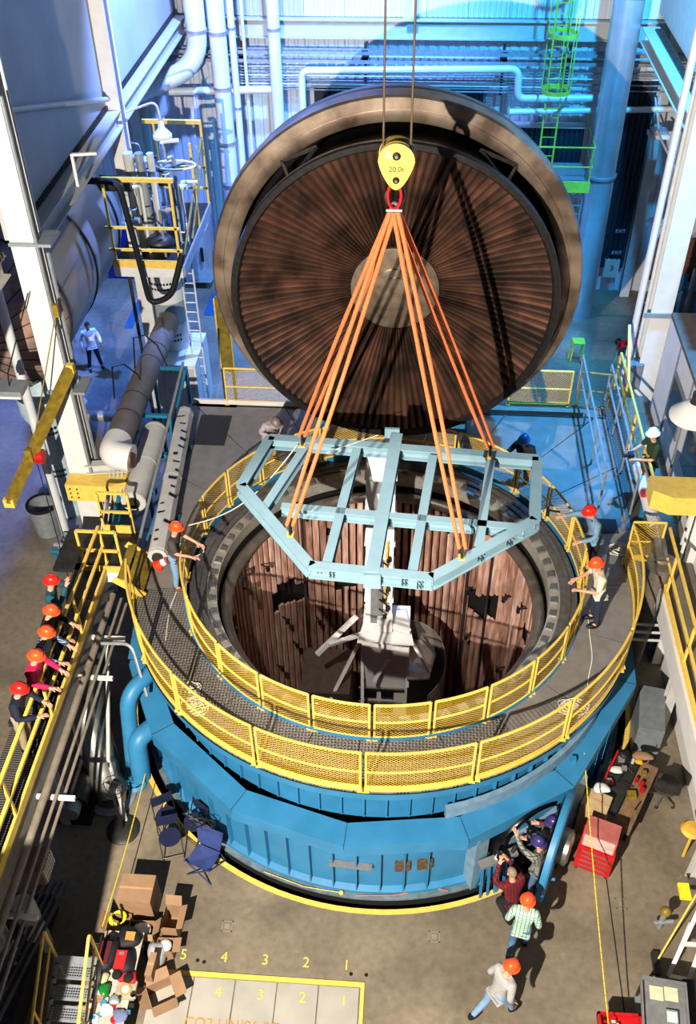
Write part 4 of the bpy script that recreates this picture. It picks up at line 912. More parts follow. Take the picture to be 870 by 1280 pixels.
for z in(4.40,3.86):
    mb=MB();mb.bar((WX1,-12,z),(WX1,-.05,z),.06,.05);obj('rail',mb,M_Y,T)
for y in(-1,-4,-7,-10):
    mb=MB();mb.ibeam((-6.1,y,0),(-6.1,y,2.6),.2,.2,.02);obj('leg',mb,M_W,T)
mb=MB();mb.box((-6.85,-.2,3.2),(-5.25,1.0,3.28));mb2=mb;PLT=thing('landing_platform','dark square landing between the left walkway and the chamber deck','landing',(-6,.4,3.2));obj('landing_plate',mb,M_STD,PLT)
for z in(4.38,3.85):
    mb=MB();mb.bar((-6.15,-.18,z),(-5.35,-.18,z),.05,.05);obj('rail',mb,M_Y,PLT)
    mb=MB();mb.bar((-6.05,1.0,z),(-5.4,1.0,z),.05,.05);obj('rail',mb,M_Y,PLT)
for x,y in((-6.15,-.18),(-5.35,-.18),(-6.05,1.0),(-5.4,1.0)):
    mb=MB();mb.bar((x,y,3.2),(x,y,4.38),.05,.05);obj('post',mb,M_Y,PLT)
mb=MB();mb.box((-6.15,-.22,3.28),(-5.35,-.18,3.42));obj('toe_board',mb,M_Y,PLT);mb=MB();mb.box((-6.15,-.24,3.0),(-5.35,-.2,3.27));obj('edge_channel',mb,M_WHT,PLT);mb=MB();mb.box((-6.05,.96,3.28),(-5.4,1.0,3.48));obj('toe_board',mb,M_Y,PLT)
T=thing('step_unit','short yellow stair with perforated treads leading up to the landing','steps',(-5.0,-.3,ZD))
for k in range(3):
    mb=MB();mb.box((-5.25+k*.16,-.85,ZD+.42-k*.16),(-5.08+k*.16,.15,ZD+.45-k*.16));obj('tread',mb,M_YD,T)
for y in(-.87,.15):
    mb=MB();mb.bar((-5.3,y,ZD+.45),(-4.75,y,ZD+.02),.03,.16);obj('stringer',mb,M_Y,T)
T=thing('safety_cone','small red cone lying on the deck beside the yellow steps','cone',(-4.65,-.12,ZD))
Mx=Matrix.Translation((-4.62,-.12,ZD+.14))@Matrix.Rotation(.9,4,'Y');mb=MB();mb.lathe([(0,-.02),(.14,-.02),(.14,.0),(.11,.02),(.03,.40),(0,.41)],16,M=Mx);obj('cone_body',mb,mat('safety_orange',(.90,.22,.12),.5),T);mb=MB();mb.lathe([(.086,.14),(.066,.24)],16,M=Mx);obj('white_collar',mb,M_WHT,T)
# pipes running beside the walkway, in the pit
for k,(x,z,r,lab) in enumerate(((-5.52,3.0,.07,'thick pale pipe along the pit side of the left walkway'),(-5.36,2.9,.03,'upper thin pipe of the pit-side pair'),(-5.28,2.75,.03,'lower thin pipe of the pit-side pair'),(-5.62,2.7,.03,'thin pale pipe close under the walkway girder'))):
    mb=MB();mb.tube([(x,-12,z),(x,-.6,z)],r,10);solo('pit_pipe',mb,mat('dull_pipe_paint',(.50,.46,.41),.5),lab,'pipe')
for y in(-2.6,-5.2,-7.3,-1.6):
    mb=MB();mb.bar((-5.75,y,2.82),(-5.05,y,2.82),.07,.07);solo('pipe_support',mb,M_WHT,'pale cross bar carrying the pit-side pipes','support','supports of the pit-side pipes')
# steel duct, blue pipes
T=thing('steel_duct','wide curved galvanised duct dropping into the pit beside the chamber','duct',(-5.3,-3.6,0))
mb=MB();mb.tube(bend([(-6.15,.3,1.9),(-5.95,-2.3,1.75),(-5.35,-3.4,0.1)],1.2,8),.36,28);obj('duct_run',mb,M_ST,T)
mb=MB();mb.lathe([(.36,0),(.5,0),(.5,.05),(.36,.08)],24,(-5.35,-3.4,0));obj('duct_collar',mb,M_GAL,T)
T=thing('blue_drain_pipe','fat blue pipe bending down from the chamber into the pit at left','pipe',(-4.95,-3.0,0))
mb=MB();mb.tube(bend([(-4.25,-1.75,2.45),(-4.85,-2.6,2.35),(-4.93,-3.1,.1)],.35,6),.16,18);obj('pipe_run',mb,M_BLUE,T);mb=MB();mb.lathe([(0,0),(.24,0),(.24,.06),(.17,.1)],18,(-4.93,-3.1,0));obj('pipe_foot',mb,M_BLUE,T)
T=thing('chamber_nozzle','blue elbow nozzle on the left flank of the chamber','nozzle',(-4.35,-3.1,1.3))
mb=MB();mb.tube(bend([(-4.25,-2.75,1.75),(-4.62,-3.2,1.72),(-4.62,-3.4,.75)],.2,5),.19,16);obj('nozzle_body',mb,M_BLUE,T)
mb=MB();mb.tube(bend([(-5.5,-1.9,3.0),(-4.8,-1.95,3.1),(-4.5,-2.5,2.2)],.2,4),.035,8);solo('grey_conduit',mb,M_GAL,'grey conduit crossing from the walkway pipes to the chamber','conduit')
mb=MB();mb.tube([(-5.45,-1.6,2.6),(-5.2,-3.4,1.3),(-4.9,-4.0,0)],.04,8);solo('white_strut',mb,M_W,'thin white strut standing by the steel duct','strut')
T=thing('pit_motor','dark motor and pump set on the pit floor under the walkway','motor',(-5.9,-3.5,0))
mb=MB();mb.tube([(-5.95,-3.9,.45),(-5.95,-3.0,.45)],.3,16);obj('motor_body',mb,M_STD,T);mb=MB();mb.box((-6.3,-4.1,0),(-5.6,-2.9,.15));obj('base',mb,M_BLK,T);mb=MB();mb.tube([(-5.95,-4.15,.45),(-5.95,-3.9,.45)],.2,14);obj('fan_cover',mb,M_GAL,T)
# pedestal fan
T=thing('pedestal_fan','black pedestal fan with a round base near the chamber','fan',(-4.93,-4.15,0))
mb=MB();mb.lathe([(0,0),(.33,0),(.33,.03),(.26,.07),(.05,.09),(0,.09)],28,(-4.93,-4.15,0));obj('base',mb,M_STD,T);mb=MB();mb.tube([(-4.93,-4.15,.08),(-4.93,-4.15,1.15)],.03,8);obj('pole',mb,M_BLK,T)
Mx=Matrix.Translation((-4.95,-4.02,1.3))@Matrix.Rotation(math.radians(70),4,'X')
for s in(-.1,.06):
    mb=MB();mb.lathe([(.21,s),(.22,s+.012),(.21,s+.024)],28,M=Mx);obj('guard_ring',mb,M_BLK,T)
mb=MB()
for k in range(20):
    a=2*PI*k/20;mb.tube([Mx@Vector((.05*math.cos(a),.05*math.sin(a),.1)),Mx@Vector((.21*math.cos(a),.21*math.sin(a),.07))],.004,4);mb.tube([Mx@Vector((.05*math.cos(a),.05*math.sin(a),-.14)),Mx@Vector((.21*math.cos(a),.21*math.sin(a),-.09))],.004,4)
obj('guard_wires',mb,M_BLK,T,kind='stuff')
for k in range(3):
    a=2*PI*k/3;mb=MB();mb.add([Mx@Vector((.05*math.cos(a),.05*math.sin(a),0)),Mx@Vector((.18*math.cos(a-.3),.18*math.sin(a-.3),.03)),Mx@Vector((.18*math.cos(a+.5),.18*math.sin(a+.5),-.03))],[(0,1,2)]);obj('fan_blade',mb,M_STD,T)
mb=MB();mb.tube([Mx@Vector((0,0,-.2)),Mx@Vector((0,0,.05))],.07,12);obj('fan_motor',mb,M_BLK,T)
# ================= right side: white office block, columns, walkway =================
BX_=6.42
T=thing('office_block','white panelled office block with dark windows standing beside the right walkway','building',(8,1,0))
mb=MB();mb.box((BX_,-12,0),(12.5,6.3,5.85));obj('wall_body',mb,M_WHT,T)
mb=MB();mb.box((BX_-.02,-12,5.85),(12.5,6.3,5.95));mb.box((BX_+.75,-12,5.95),(12.5,6.25,6.0));obj('roof_edge',mb,mat('brown_roof',(.38,.31,.26),.8),T)
for y in(5.0,3.6,2.2,.8,-.6,-2,-3.4):
    mb=MB();mb.box((BX_-.03,y-.02,3.3),(BX_,y+.02,5.85));obj('panel_joint',mb,M_GREY,T)
for y0,y1 in((3.75,4.9),(1.75,3.1),(-1.8,-.5)):
    mb=MB();mb.box((BX_-.05,y0,4.15),(BX_+.0,y1,5.25));f=obj('window',mb,M_GREY,T);mb=MB();mb.box((BX_-.06,y0+.08,4.23),(BX_-.045,y1-.08,5.17));obj('pane',mb,mat('dark_glass',(.16,.20,.24),.12),f)
T=thing('roof_guard_rail','galvanised handrail along the roof of the white office block','guard rail',(BX_+1,0,5.95))
for k in range(8):
    mb=MB();mb.tube([(BX_+1.0,6.2-k*1.1,5.95),(BX_+1.0,6.2-k*1.1,7.0)],.03,6);obj('post',mb,M_GAL,T)
for z in(7.0,6.5):
    mb=MB();mb.tube([(BX_+1.0,6.2,z),(BX_+1.0,-5,z)],.03,6);obj('rail',mb,M_GAL,T)
p=at(833,350,y=7.0);q=at(801,490,y=7.0);cx=(p.x+q.x)/2
C=hcol(cx,7.0,0,17,.5,.42,'massive white steel column beside the office block')
C=None
p=at(806,350,y=7.1);mb=MB();mb.tube([(p.x,7.1,17),(p.x,7.1,2.5)],.085,12);solo('rain_pipe',mb,M_WHT,'white pipe running up left of the right hand column','pipe')
p=at(816,350,y=7.2);mb=MB();mb.tube([(p.x,7.2,17),(p.x,7.2,2.5)],.05,8);solo('rain_pipe',mb,M_PIPEW,'slim conduit between white pipe and right hand column','pipe')
mb=MB();mb.bar((cx-.4,6.75,5.6),(cx+.65,6.75,5.6),.05,.12);solo('pipe_clamp',mb,M_GAL,'metal clamp bar across the right hand column','clamp')
mb=MB();mb.cbox((cx-.35,6.8,3.9),(.36,.3,.7));solo('junction_box',mb,M_GREY,'grey junction box at the foot of the right hand column','box')
# sloping braces and girders at the upper right corner
mb=MB();mb.ibeam((6.9,16.5,9.1),(6.9,5,9.1),.5,.4,.03);struct('trim_20',mb,M_W)
mb=MB();mb.box((7.3,3,9.4),(7.4,17.6,16));struct('wall_panel_9',mb,M_W)
mb=MB()
for k in range(60): mb.box((6.95,7.2+k*.15,9.3),(7.15,7.26+k*.15,9.36))
o=solo('bolt_row',mb,M_STD,'row of dark bolts along the upper right girder','bolts');o['kind']='stuff'
mb=MB();mb.tube([(7.3,15,6.9),(8.8,8.5,4.9)],.035,6);solo('stay_rod',mb,M_W,'thin stay rod slanting in the upper right','rod')
# near right column and its yellow bracket
p=at(846,712,y=1.0);CX=p.x+.12
hcol(CX+.1,1.0,0,17,.46,.42,'white steel column at the right edge below the yellow bracket')
mb=MB();mb.tube([(CX-.22,.75,3.3),(CX-.22,.75,12)],.035,6);solo('column_conduit',mb,M_WHT,'white conduit on the near right column','conduit')
T=thing('crane_bracket','yellow bracket on the near right column','bracket',(6,.8,4))
a=at(816,612,y=.75)
mb=MB();mb.prism([(a.x,.7),(a.x+.35,.5),(6.9,.5),(6.9,1.15),(a.x,1.15)],a.z-.42,a.z+.02);obj('bracket_box',mb,M_Y,T)
for i in range(4):
    mb=MB();mb.tube([(6.1+.12*(i%2),.5,a.z-.3+.15*(i//2)),(6.1+.12*(i%2),.47,a.z-.3+.15*(i//2))],.018,6);obj('bolt',mb,M_STD,T)
q=at(866,520,y=.6)
T=thing('flood_lamp','white bell flood lamp at the right edge above the yellow bracket','lamp',q);mb=MB();mb.lathe([(.12,.3),(.2,.25),(.42,.02),(.42,-.03)],20,(q.x,q.y,q.z));obj('lamp_shade',mb,M_WHT,T);mb=MB();mb.tube([q+Vector((0,0,.25)),q+Vector((0,0,.5))],.1,12);obj('lamp_cap',mb,M_STD,T);mb=MB();mb.tube([q+Vector((0,0,.4)),(q.x+.5,q.y+.2,q.z+.3)],.03,6);obj('lamp_arm',mb,M_STD,T)
# walkway on the right
T=thing('right_walkway','grey walkway with yellow toe board running below the white office block','walkway',(6.05,-3,0))
for k in range(20):
    mb=MB();mb.box((5.72,-12+k*1.0,3.2),(BX_-.03,-11.01+k*1.0,3.28));obj('walk_plate',mb,mat('worn_walk_plate',(.42,.39,.34),.7,.1,.12,3),T)
mb=MB();mb.box((5.66,-12,3.2),(5.72,.75,3.42));obj('toe_board',mb,M_Y,T)
mb=MB();mb.box((5.60,-12,2.75),(5.66,.75,3.3));obj('side_girder',mb,M_WHT,T)
for y in(-.2,-2.0,-3.8,-5.6,-7.4):
    mb=MB();mb.bar((5.69,y,3.3),(5.69,y,4.38),.05,.05);obj('post',mb,M_Y,T)
for z in(4.38,3.85):
    mb=MB();mb.bar((5.69,-12,z),(5.69,.6,z),.05,.05);obj('rail',mb,M_Y,T)
for y in(1.9,3.2,4.5,5.8,7.0):
    mb=MB();mb.bar((5.62,y,3.3),(5.62,y,4.38),.05,.05);obj('post',mb,M_Y,T)
for z in(4.38,3.85):
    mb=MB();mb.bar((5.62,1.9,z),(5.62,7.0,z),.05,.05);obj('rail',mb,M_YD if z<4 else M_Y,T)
mb=MB();mb.bar((5.62,5.8,4.38),(5.62,6.8,5.3),.06,.06);obj('rail',mb,M_Y,T)
for y in(-1,-4.5,-8):
    mb=MB();mb.ibeam((6.1,y,0),(6.1,y,3.2),.2,.2,.02);obj('leg',mb,M_W,T)
for k in range(3):
    mb=MB();mb.tube([(5.75,-.3-k*.12,2.5-.1*k),(4.95,-.3-k*.12,2.5-.1*k)],.03,6);solo('cross_pipe',mb,M_W,'thin pale pipe bridging from deck to right walkway, %s of three'%('highest','middle','lowest')[k],'pipe')
T=thing('end_guard_rail','short yellow mesh rail closing the right end of the chamber deck','guard rail',(5.3,.75,ZD))
rail_section(T,[(5.02,.75),(5.35,.76),(5.66,.76)],ZD,1.07,True,.17)
# galvanised hand rails around the gap in the rear deck
for k,(x,ya,yb) in enumerate(((4.68,2.4,6.9),(5.33,2.2,6.5))):
    T=thing('hand_rail','pale galvanised hand rail %s of the dark deck opening'%('left','right')[k],'hand rail',(x,4.5,ZD))
    for z in(ZD+1.05,ZD+.55):
        mb=MB();mb.tube([(x,ya,z),(x,yb,z)],.025,8);obj('rail',mb,M_GAL,T)
    for i in range(4):
        y=ya+(yb-ya)*i/3;mb=MB();mb.tube([(x,y,ZD),(x,y,ZD+1.05)],.025,8);obj('post',mb,M_GAL,T)
T=thing('deck_opening_cover','dark grating over the stair opening at the right rear of the deck','grating',(5.5,4,ZD))
mb=MB();mb.box((5.28,1.2,ZD-.06),(5.72,6.6,ZD-.02));obj('grating_panel',mb,M_GR,T)
T=thing('rear_guard_rail','yellow mesh guard rail at the back of the deck right of the lid','guard rail',(4,6.2,ZD))
rail_section(T,[(2.9+.3*k,6.3) for k in range(6)],ZD-.1,1.05,True,.15)
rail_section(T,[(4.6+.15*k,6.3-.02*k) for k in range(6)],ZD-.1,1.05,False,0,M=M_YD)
mb=MB();mb.box((2.3,5.8,ZD-.25),(5.4,6.4,ZD-.12));solo('rear_step',mb,M_CONC,'concrete step behind the right rear edge of the deck','step')
# grey insulated duct on the right of the deck
a=at(799,583,z=4.0);b=at(820,662,z=3.85);c=at(826,700,z=3.8)
T=thing('deck_duct','pale insulated duct running along the right edge of the deck then down','duct',(5.5,1.5,3.3))
mb=MB();mb.tube([a,a.lerp(b,.5),b],.15,18);obj('pale_run',mb,M_WHT,T);mb=MB();mb.tube([b,c],.155,18);obj('bare_run',mb,M_ST,T)
mb=MB();mb.tube([c,Vector((c.x,c.y-.15,3.6)),Vector((5.55,.35,0))],.2,18);obj('down_leg',mb,mat('brown_grey_lagging',(.42,.38,.33),.6),T)
mb=MB();mb.lathe([(0,3.86),(.3,3.86),(.3,3.76),(.2,3.74)],20,(c.x,c.y-.12,0));obj('cap_flange',mb,M_ST,T)
for t in(.1,.6):
    p=a.lerp(b,t);mb=MB();mb.cbox(p-Vector((0,0,.22)),(.3,.1,.3));obj('saddle',mb,M_TEAL,T)
mb=MB();mb.cbox((5.45,2.0,4.08),(.12,.16,.1));solo('red_tag',mb,M_RED,'small red fitting on the pale deck duct','fitting')
# coils of white rope on the deck
ROPE=mat('white_rope',(.82,.80,.74),.8,0,.05,30)
def rope_pile(cx,cy,r,n,label,seed):
    rr=random.Random(seed);pts=[];ph=[rr.random()*6 for _ in range(4)]
    for k in range(n*14):
        t=k/14*2*PI;s=r*(.45+.5*math.sin(t*.37+ph[0]));pts.append((cx+s*math.cos(t+ph[1])*1.2+.1*r*math.sin(t*2.3),cy+s*math.sin(t+ph[1])*.8+.15*r*math.cos(t*1.7+ph[2]),ZD+.02+.03*abs(math.sin(t*.71))))
    mb=MB();mb.tube(pts,.009,5);return solo('rope_coil',mb,ROPE,label,'rope')
for (px_,py_,r,n,lab,sd) in ((232,690,.34,4,'loose white rope loops at the feet of the grey-shirted worker',1),(240,860,.16,5,'small tangle of white rope on the perforated deck at left',2),(243,884,.25,12,'big heap of white rope against the left outer guard rail',3),(716,886,.25,12,'heap of white rope against the right outer guard rail',4),(775,688,.24,10,'tangled white rope on the blue-lit deck at right',5),(733,712,.2,5,'small white rope tangle behind the cream-shirted worker',6)):
    q=at(px_,py_,z=ZD);rope_pile(q.x,q.y,r,n,lab,sd)
def line(name,pts,r,m,label,cat='rope'):
    mb=MB();mb.tube(bend(pts,.3,4),r,6);return solo(name,mb,m,label,cat)
line('deck_rope',[at(735,770,z=ZD+.01),at(738,800,z=ZD+.01),at(741,822,z=ZD+.01),at(735,850,z=ZD+.01),at(733,870,z=ZD+.01)],.012,ROPE,'white rope trailing along the deck at right')
line('deck_rope',[at(228,700,z=ZD+.01),at(221,740,z=ZD+.01),at(212,760,z=ZD+.01),at(207,800,z=ZD+.01)],.012,ROPE,'white rope trailing along the deck at left')
def sag(name,a,b,d,r,m,label,cat='rope'):
    pts=[a.lerp(b,k/16)-Vector((0,0,d*math.sin(PI*k/16))) for k in range(17)];mb=MB();mb.tube(pts,r,6);return solo(name,mb,m,label,cat)
sag('tag_line',Vector(at(234,657,z=4.75)),Vector(at(372,556,z=5.6)),.45,.012,ROPE,'white tag line from the left worker up to the lifting frame')
sag('tag_line',Vector(at(408,566,z=5.65)),Vector(at(472,544,z=5.6)),.0,.012,ROPE,'thin white line along the rear of the lifting frame')
# ================= things on the pit floor =================
def carton(p,size,rz,label,flaps=(),m=None,z=0):
    """open or closed cardboard box; flaps: list of (side, angle)"""
    T=thing('cardboard_box',label,'box',(p[0],p[1],z),rz,local=True)
    w,d,h=size;m=m or M_CARD;t=.012
    if flaps:
        mb=MB();mb.box((-w/2,-d/2,0),(w/2,d/2,t));mb.box((-w/2,-d/2,t),(w/2,-d/2+t,h));mb.box((-w/2,d/2-t,t),(w/2,d/2,h));mb.box((-w/2,-d/2,t),(-w/2+t,d/2,h));mb.box((w/2-t,-d/2,t),(w/2,d/2,h));obj('box_body',mb,m,T)
        for s,a in flaps:
            a=math.radians(a);L=(d if s in'ns' else w)*.45;mb=MB();c,sn=math.cos(a)*L,math.sin(a)*L
            if s=='n':mb.add([(-w/2,d/2,h),(w/2,d/2,h),(w/2,d/2+c,h+sn),(-w/2,d/2+c,h+sn)],[(0,1,2,3)])
            if s=='s':mb.add([(-w/2,-d/2,h),(w/2,-d/2,h),(w/2,-d/2-c,h+sn),(-w/2,-d/2-c,h+sn)],[(0,1,2,3)])
            if s=='e':mb.add([(w/2,-d/2,h),(w/2,d/2,h),(w/2+c,d/2,h+sn),(w/2+c,-d/2,h+sn)],[(0,1,2,3)])
            if s=='w':mb.add([(-w/2,-d/2,h),(-w/2,d/2,h),(-w/2-c,d/2,h+sn),(-w/2-c,-d/2,h+sn)],[(0,1,2,3)])
            k=len(mb.v);mb.add([v-Vector((0,0,.008)) for v in mb.v[:4]],[(3,2,1,0)]);mb.f+=[[i,(i+1)%4,k+(i+1)%4,k+i] for i in range(4)];mb.sm+=[False]*4;mb.mi+=[0]*4
            obj('flap',mb,m,T)
    else:
        mb=MB();mb.box((-w/2,-d/2,0),(w/2,d/2,h));obj('box_body',mb,m,T);mb=MB();mb.box((-w/2,-.02,h),(w/2,.02,h+.003));obj('tape_strip',mb,mat('parcel_tape',(.72,.54,.38),.4),T)
    return T
# the table of bags and parts, lower left
T=thing('long_table','long folding table crowded with bags and parts at the lower left','table',(-4.2,-7.3,0))
ta,tb=(-4.52,-3.86),(-8.6,-6.5)
mb=MB();mb.box((ta[0],tb[0],.71),(ta[1],tb[1],.75));obj('table_top',mb,mat('table_top_grey',(.66,.63,.58),.6),T)
for x in(ta[0]+.06,ta[1]-.06):
    for y in(tb[0]+.1,tb[1]-.1):
        mb=MB();mb.tube([(x,y,0),(x,y,.71)],.02,6);obj('leg',mb,M_STD,T)
ZT=.75
def lump(name,label,cat,px_,py_,size,m,z=ZT,rz=0,seed=0,parts=()):
    q=at(px_,py_,z=z+size[2]*.5);T=thing(name,label,cat,(q.x,q.y,z),rz,local=True);rr=random.Random(seed)
    mb=MB();n,mm=14,9;k=len(mb.v);vs=[];fs=[]
    for i in range(mm+1):
        t=PI*i/mm
        for j in range(n):
            f=2*PI*j/n;r=1+.10*math.sin(3*f+seed)+.08*rr.uniform(-1,1);c,s=math.cos(f),math.sin(f);e=.75
            X=math.copysign(abs(c)**e,c)*math.sin(t)**.8*r;Y=math.copysign(abs(s)**e,s)*math.sin(t)**.8*r
            vs.append((X*size[0]/2,Y*size[1]/2,size[2]*(.5+.5*math.cos(t))))
    for i in range(mm):
        for j in range(n):fs.append((i*n+j,(i+1)*n+j,(i+1)*n+(j+1)%n,i*n+(j+1)%n))
    mb.add(vs,fs,True);obj('bag_body' if 'bag' in cat or 'pack' in name else 'body',mb,m,T)
    for nm,(a,b),pm in parts:
        mb=MB();mb.box(a,b);obj(nm,mb,pm,T)
    return T
MBK=mat('black_nylon',(.06,.06,.07),.7);MMR=mat('maroon_nylon',(.30,.06,.10),.7);MRD=mat('red_nylon',(.72,.10,.12),.6)
lump('backpack','black rucksack with a maroon front pocket at the back left of the table','bag',136,1192,(.34,.60,.30),MBK,seed=1,parts=[('front_pocket',((-.12,-.22,.20),(.06,.14,.325)),MMR),('strap',((-.17,-.1,.24),(-.14,.25,.3)),MBK)])
lump('shoulder_bag','black bag carrying an orange-labelled case at the table back','bag',160,1172,(.42,.38,.18),MBK,seed=2,parts=[('label_patch',((-.02,-.08,.15),(.14,.06,.20)),mat('orange_label',(.80,.52,.25),.6))])
lump('camera_bag','black bag with a bright red panel in the middle of the table','bag',155,1202,(.34,.42,.22),MBK,seed=3,parts=[('red_panel',((-.13,-.16,.17),(.05,.14,.235)),MRD),('badge',((-.08,.06,.236),(.0,.11,.24)),M_GREY)])
lump('red_pouch','red fabric pouch below the red-panelled bag','pouch',160,1222,(.32,.20,.14),MRD,seed=4)
lump('green_bag','shiny green plastic bag on the table','bag',130,1238,(.20,.24,.16),mat('green_plastic',(.08,.42,.16),.3),seed=5)
lump('clear_bag','crumpled clear plastic bag beside the yellow stair rail','bag',128,1222,(.22,.20,.1),mat('cream_plastic',(.66,.64,.48),.3),seed=6)
lump('blue_cloth','crumpled grey-blue cloth at the bottom edge of the table','cloth',150,1270,(.25,.22,.10),mat('slate_cloth',(.38,.42,.55),.8),seed=7)
lump('white_wrap','crumpled white wrapping at the bottom edge of the table','wrapping',133,1262,(.22,.2,.12),M_WHT,seed=8)
lump('silver_wrap','grey plastic wrapping between the brown parcels and the round lid tray','wrapping',143,1250,(.18,.18,.1),M_GAL,seed=9)
for k,(x,y,c,lab) in enumerate(((146,1218,M_BLK,'black headset earcup nearest the green bag'),(160,1222,M_BLK,'black headset earcup on the red pouch'))):
    q=at(x,y,z=ZT+.16);mb=MB();mb.lathe([(0,0),(.07,0),(.085,.03),(.07,.07),(0,.08)],16,(q.x,q.y,ZT+.12));mb.lathe([(0,.081),(.035,.081)],12,(q.x,q.y,ZT+.12));mb.mi=[0]*len(mb.f);solo('ear_defender',mb,c,lab,'headset')
q=at(150,1236,z=ZT);T=thing('tray_with_reel','clear square tray holding an orange-rimmed round reel','tray',(q.x+.1,q.y-.02,ZT))
mb=MB();mb.box((q.x-.05,q.y-.18,ZT),(q.x+.28,q.y+.12,ZT+.06));obj('tray_body',mb,mat('cloudy_tray',(.60,.58,.50),.3),T);mb=MB();mb.lathe([(.07,.065),(.10,.065),(.10,.075),(.07,.075)],20,(q.x+.11,q.y-.03,ZT));obj('reel_rim',mb,mat('orange_label',(.80,.52,.25),.6),T);mb=MB();mb.lathe([(0,.07),(.065,.07)],20,(q.x+.11,q.y-.03,ZT));obj('reel_disc',mb,M_WHT,T)
for k,(x,y,s,lab) in enumerate(((124,1245,(.22,.17,.13),'brown parcel with a white label beside the green bag'),(114,1262,(.16,.13,.12),'small brown parcel left of the white wrapping'),(116,1274,(.2,.12,.05),'flat blue and white packet at the bottom edge'))):
    q=at(x,y,z=ZT);T=thing('parcel',lab,'parcel',(q.x,q.y,ZT));mb=MB();mb.cbox((q.x,q.y,ZT+s[2]/2),s);obj('parcel_box',mb,M_CARD if k<2 else M_WHT,T);mb=MB();mb.cbox((q.x,q.y+.01,ZT+s[2]+.002),(s[0]*.5,s[1]*.5,.004));obj('label_patch',mb,M_WHT if k<2 else M_BLUE,T)
rr=random.Random(31)
for k in range(14):
    q=at(rr.uniform(112,168),rr.uniform(1244,1278),z=ZT);mb=MB();s=rr.uniform(.03,.06)
    if k%2:mb.lathe([(0,0),(s,0),(s,.08),(0,.08)],10,(q.x,q.y,ZT))
    else:mb.cbox((q.x,q.y,ZT+.03),(s*2,s*1.4,.06))
    solo('small_part',mb,(M_W,M_STD,M_BLUE,M_CARD,M_RED)[k%5],'small part in the clutter at the bottom edge of the table','part','clutter on the long table')
# cartons round the table
carton((-4.18,-5.72),(.62,.52,.80),.0,'big closed cardboard box behind the table casting a long shadow')
carton((-4.45,-6.20),(.42,.34,.42),.02,'low open cardboard box with yellow cable in front of the big box',[('w',60),('s',-40)])
carton((-4.0,-6.30),(.46,.26,.5),.02,'open cardboard box of white packing at the table end',[('s',-60),('e',50)])
carton((-3.52,-6.05),(.30,.44,.46),-.03,'narrow open carton right of the big box',[('e',30),('n',60)])
carton((-3.55,-6.50),(.30,.26,.32),.04,'small open carton of packing chips right of the table',[('e',10)])
carton((-3.45,-7.32),(.44,.40,.34),.5,'empty open cardboard box with spread flaps on the floor plates',[('n',20),('s',15),('e',10),('w',35)])
carton((-3.66,-6.97),(.12,.40,.62),-.05,'flattened tall cardboard sheet leaning by the empty box')
for (x,y,lab,s) in((-4.0,-6.30,'white packing paper in the box at the table end',.17),(-3.55,-6.50,'packing chips in the small open carton',.12)):
    mb=MB();mb.ball((x,y,.40 if s>.15 else .28),s,12,8,h=.6);solo('packing_paper',mb,M_WHT,lab,'packing')
q=at(197,1190,z=.2);lump('plastic_sack','clear plastic sack of bottles on the floor right of the table','bag',197,1192,(.36,.42,.38),mat('clear_plastic_bag',(.62,.62,.62),.2),z=0,seed=12)
mb=MB()
for k in range(5): mb.tube([( -4.5+.13*math.cos(2*PI*j/18)+.015*k,-6.15+.12*math.sin(2*PI*j/18),.44+.02*k) for j in range(18)],.012,5,closed=True)
solo('yellow_cable',mb,mat('acid_yellow_cable',(.85,.85,.15),.5),'coil of yellow cable in the low open box','cable')
# grey stair at the lower left
T=thing('metal_stair','grey open-grid metal stair with yellow hand rails at the lower left corner','stair',(-4.95,-7.6,0))
sl_=at(70,1203,z=1.2);sr_=at(121,1204,z=1.2);SX0,SX1,SY=sl_.x,sr_.x,sl_.y
for k in range(7):
    z=1.2-.17*k;y=SY-.27*k
    mb=MB();mb.box((SX0,y-.25,z-.03),(SX1,y-.22,z));mb.box((SX0,y-.03,z-.03),(SX1,y,z));mb.box((SX0,y-.25,z-.03),(SX0+.04,y,z));mb.box((SX1-.04,y-.25,z-.03),(SX1,y,z));tr=obj('tread',mb,M_GAL,T)
    mb=MB()
    for j in range(5): mb.box((SX0+.04,y-.21+j*.042,z-.025),(SX1-.04,y-.198+j*.042,z-.002))
    for j in range(14): mb.box((SX0+.06+j*(SX1-SX0-.1)/14,y-.22,z-.025),(SX0+.07+j*(SX1-SX0-.1)/14,y-.03,z-.006))
    obj('tread_bars',mb,M_GAL,tr,kind='stuff')
for x in(SX0-.03,SX1+.03):
    mb=MB();mb.bar((x,SY+.05,1.12),(x,SY-1.95,-.10+.05),.03,.2);obj('stringer',mb,M_GAL,T)
    e=1.2-1.9*.17/.27
    mb=MB();mb.tube(bend([(x,SY+.1,0),(x,SY+.1,2.15),(x,SY-1.9,e+.9),(x,SY-1.9,0)],.12,4),.028,8);obj('hand_rail',mb,M_Y,T)
    mb=MB();mb.tube([(x,SY+.1,1.65),(x,SY-1.9,e+.45)],.022,6);obj('mid_rail',mb,M_Y,T)
    mb=MB();mb.tube([(x,SY-.9,.3),(x,SY-.9,1.55)],.022,6);obj('post',mb,M_Y,T)
mb=MB();mb.box((SX0-.05,SY,1.14),(SX1+.05,SY+.12,1.2));obj('top_nosing',mb,M_GAL,T)
T=thing('louvred_heater','brown louvred heater box fixed below the left walkway','heater',(-5.7,-5.4,1.8))
q=at(50,1082,z=2.2);mb=MB();mb.cbox(q,(.28,.46,.42));obj('heater_case',mb,mat('brown_heater',(.45,.35,.29),.6),T)
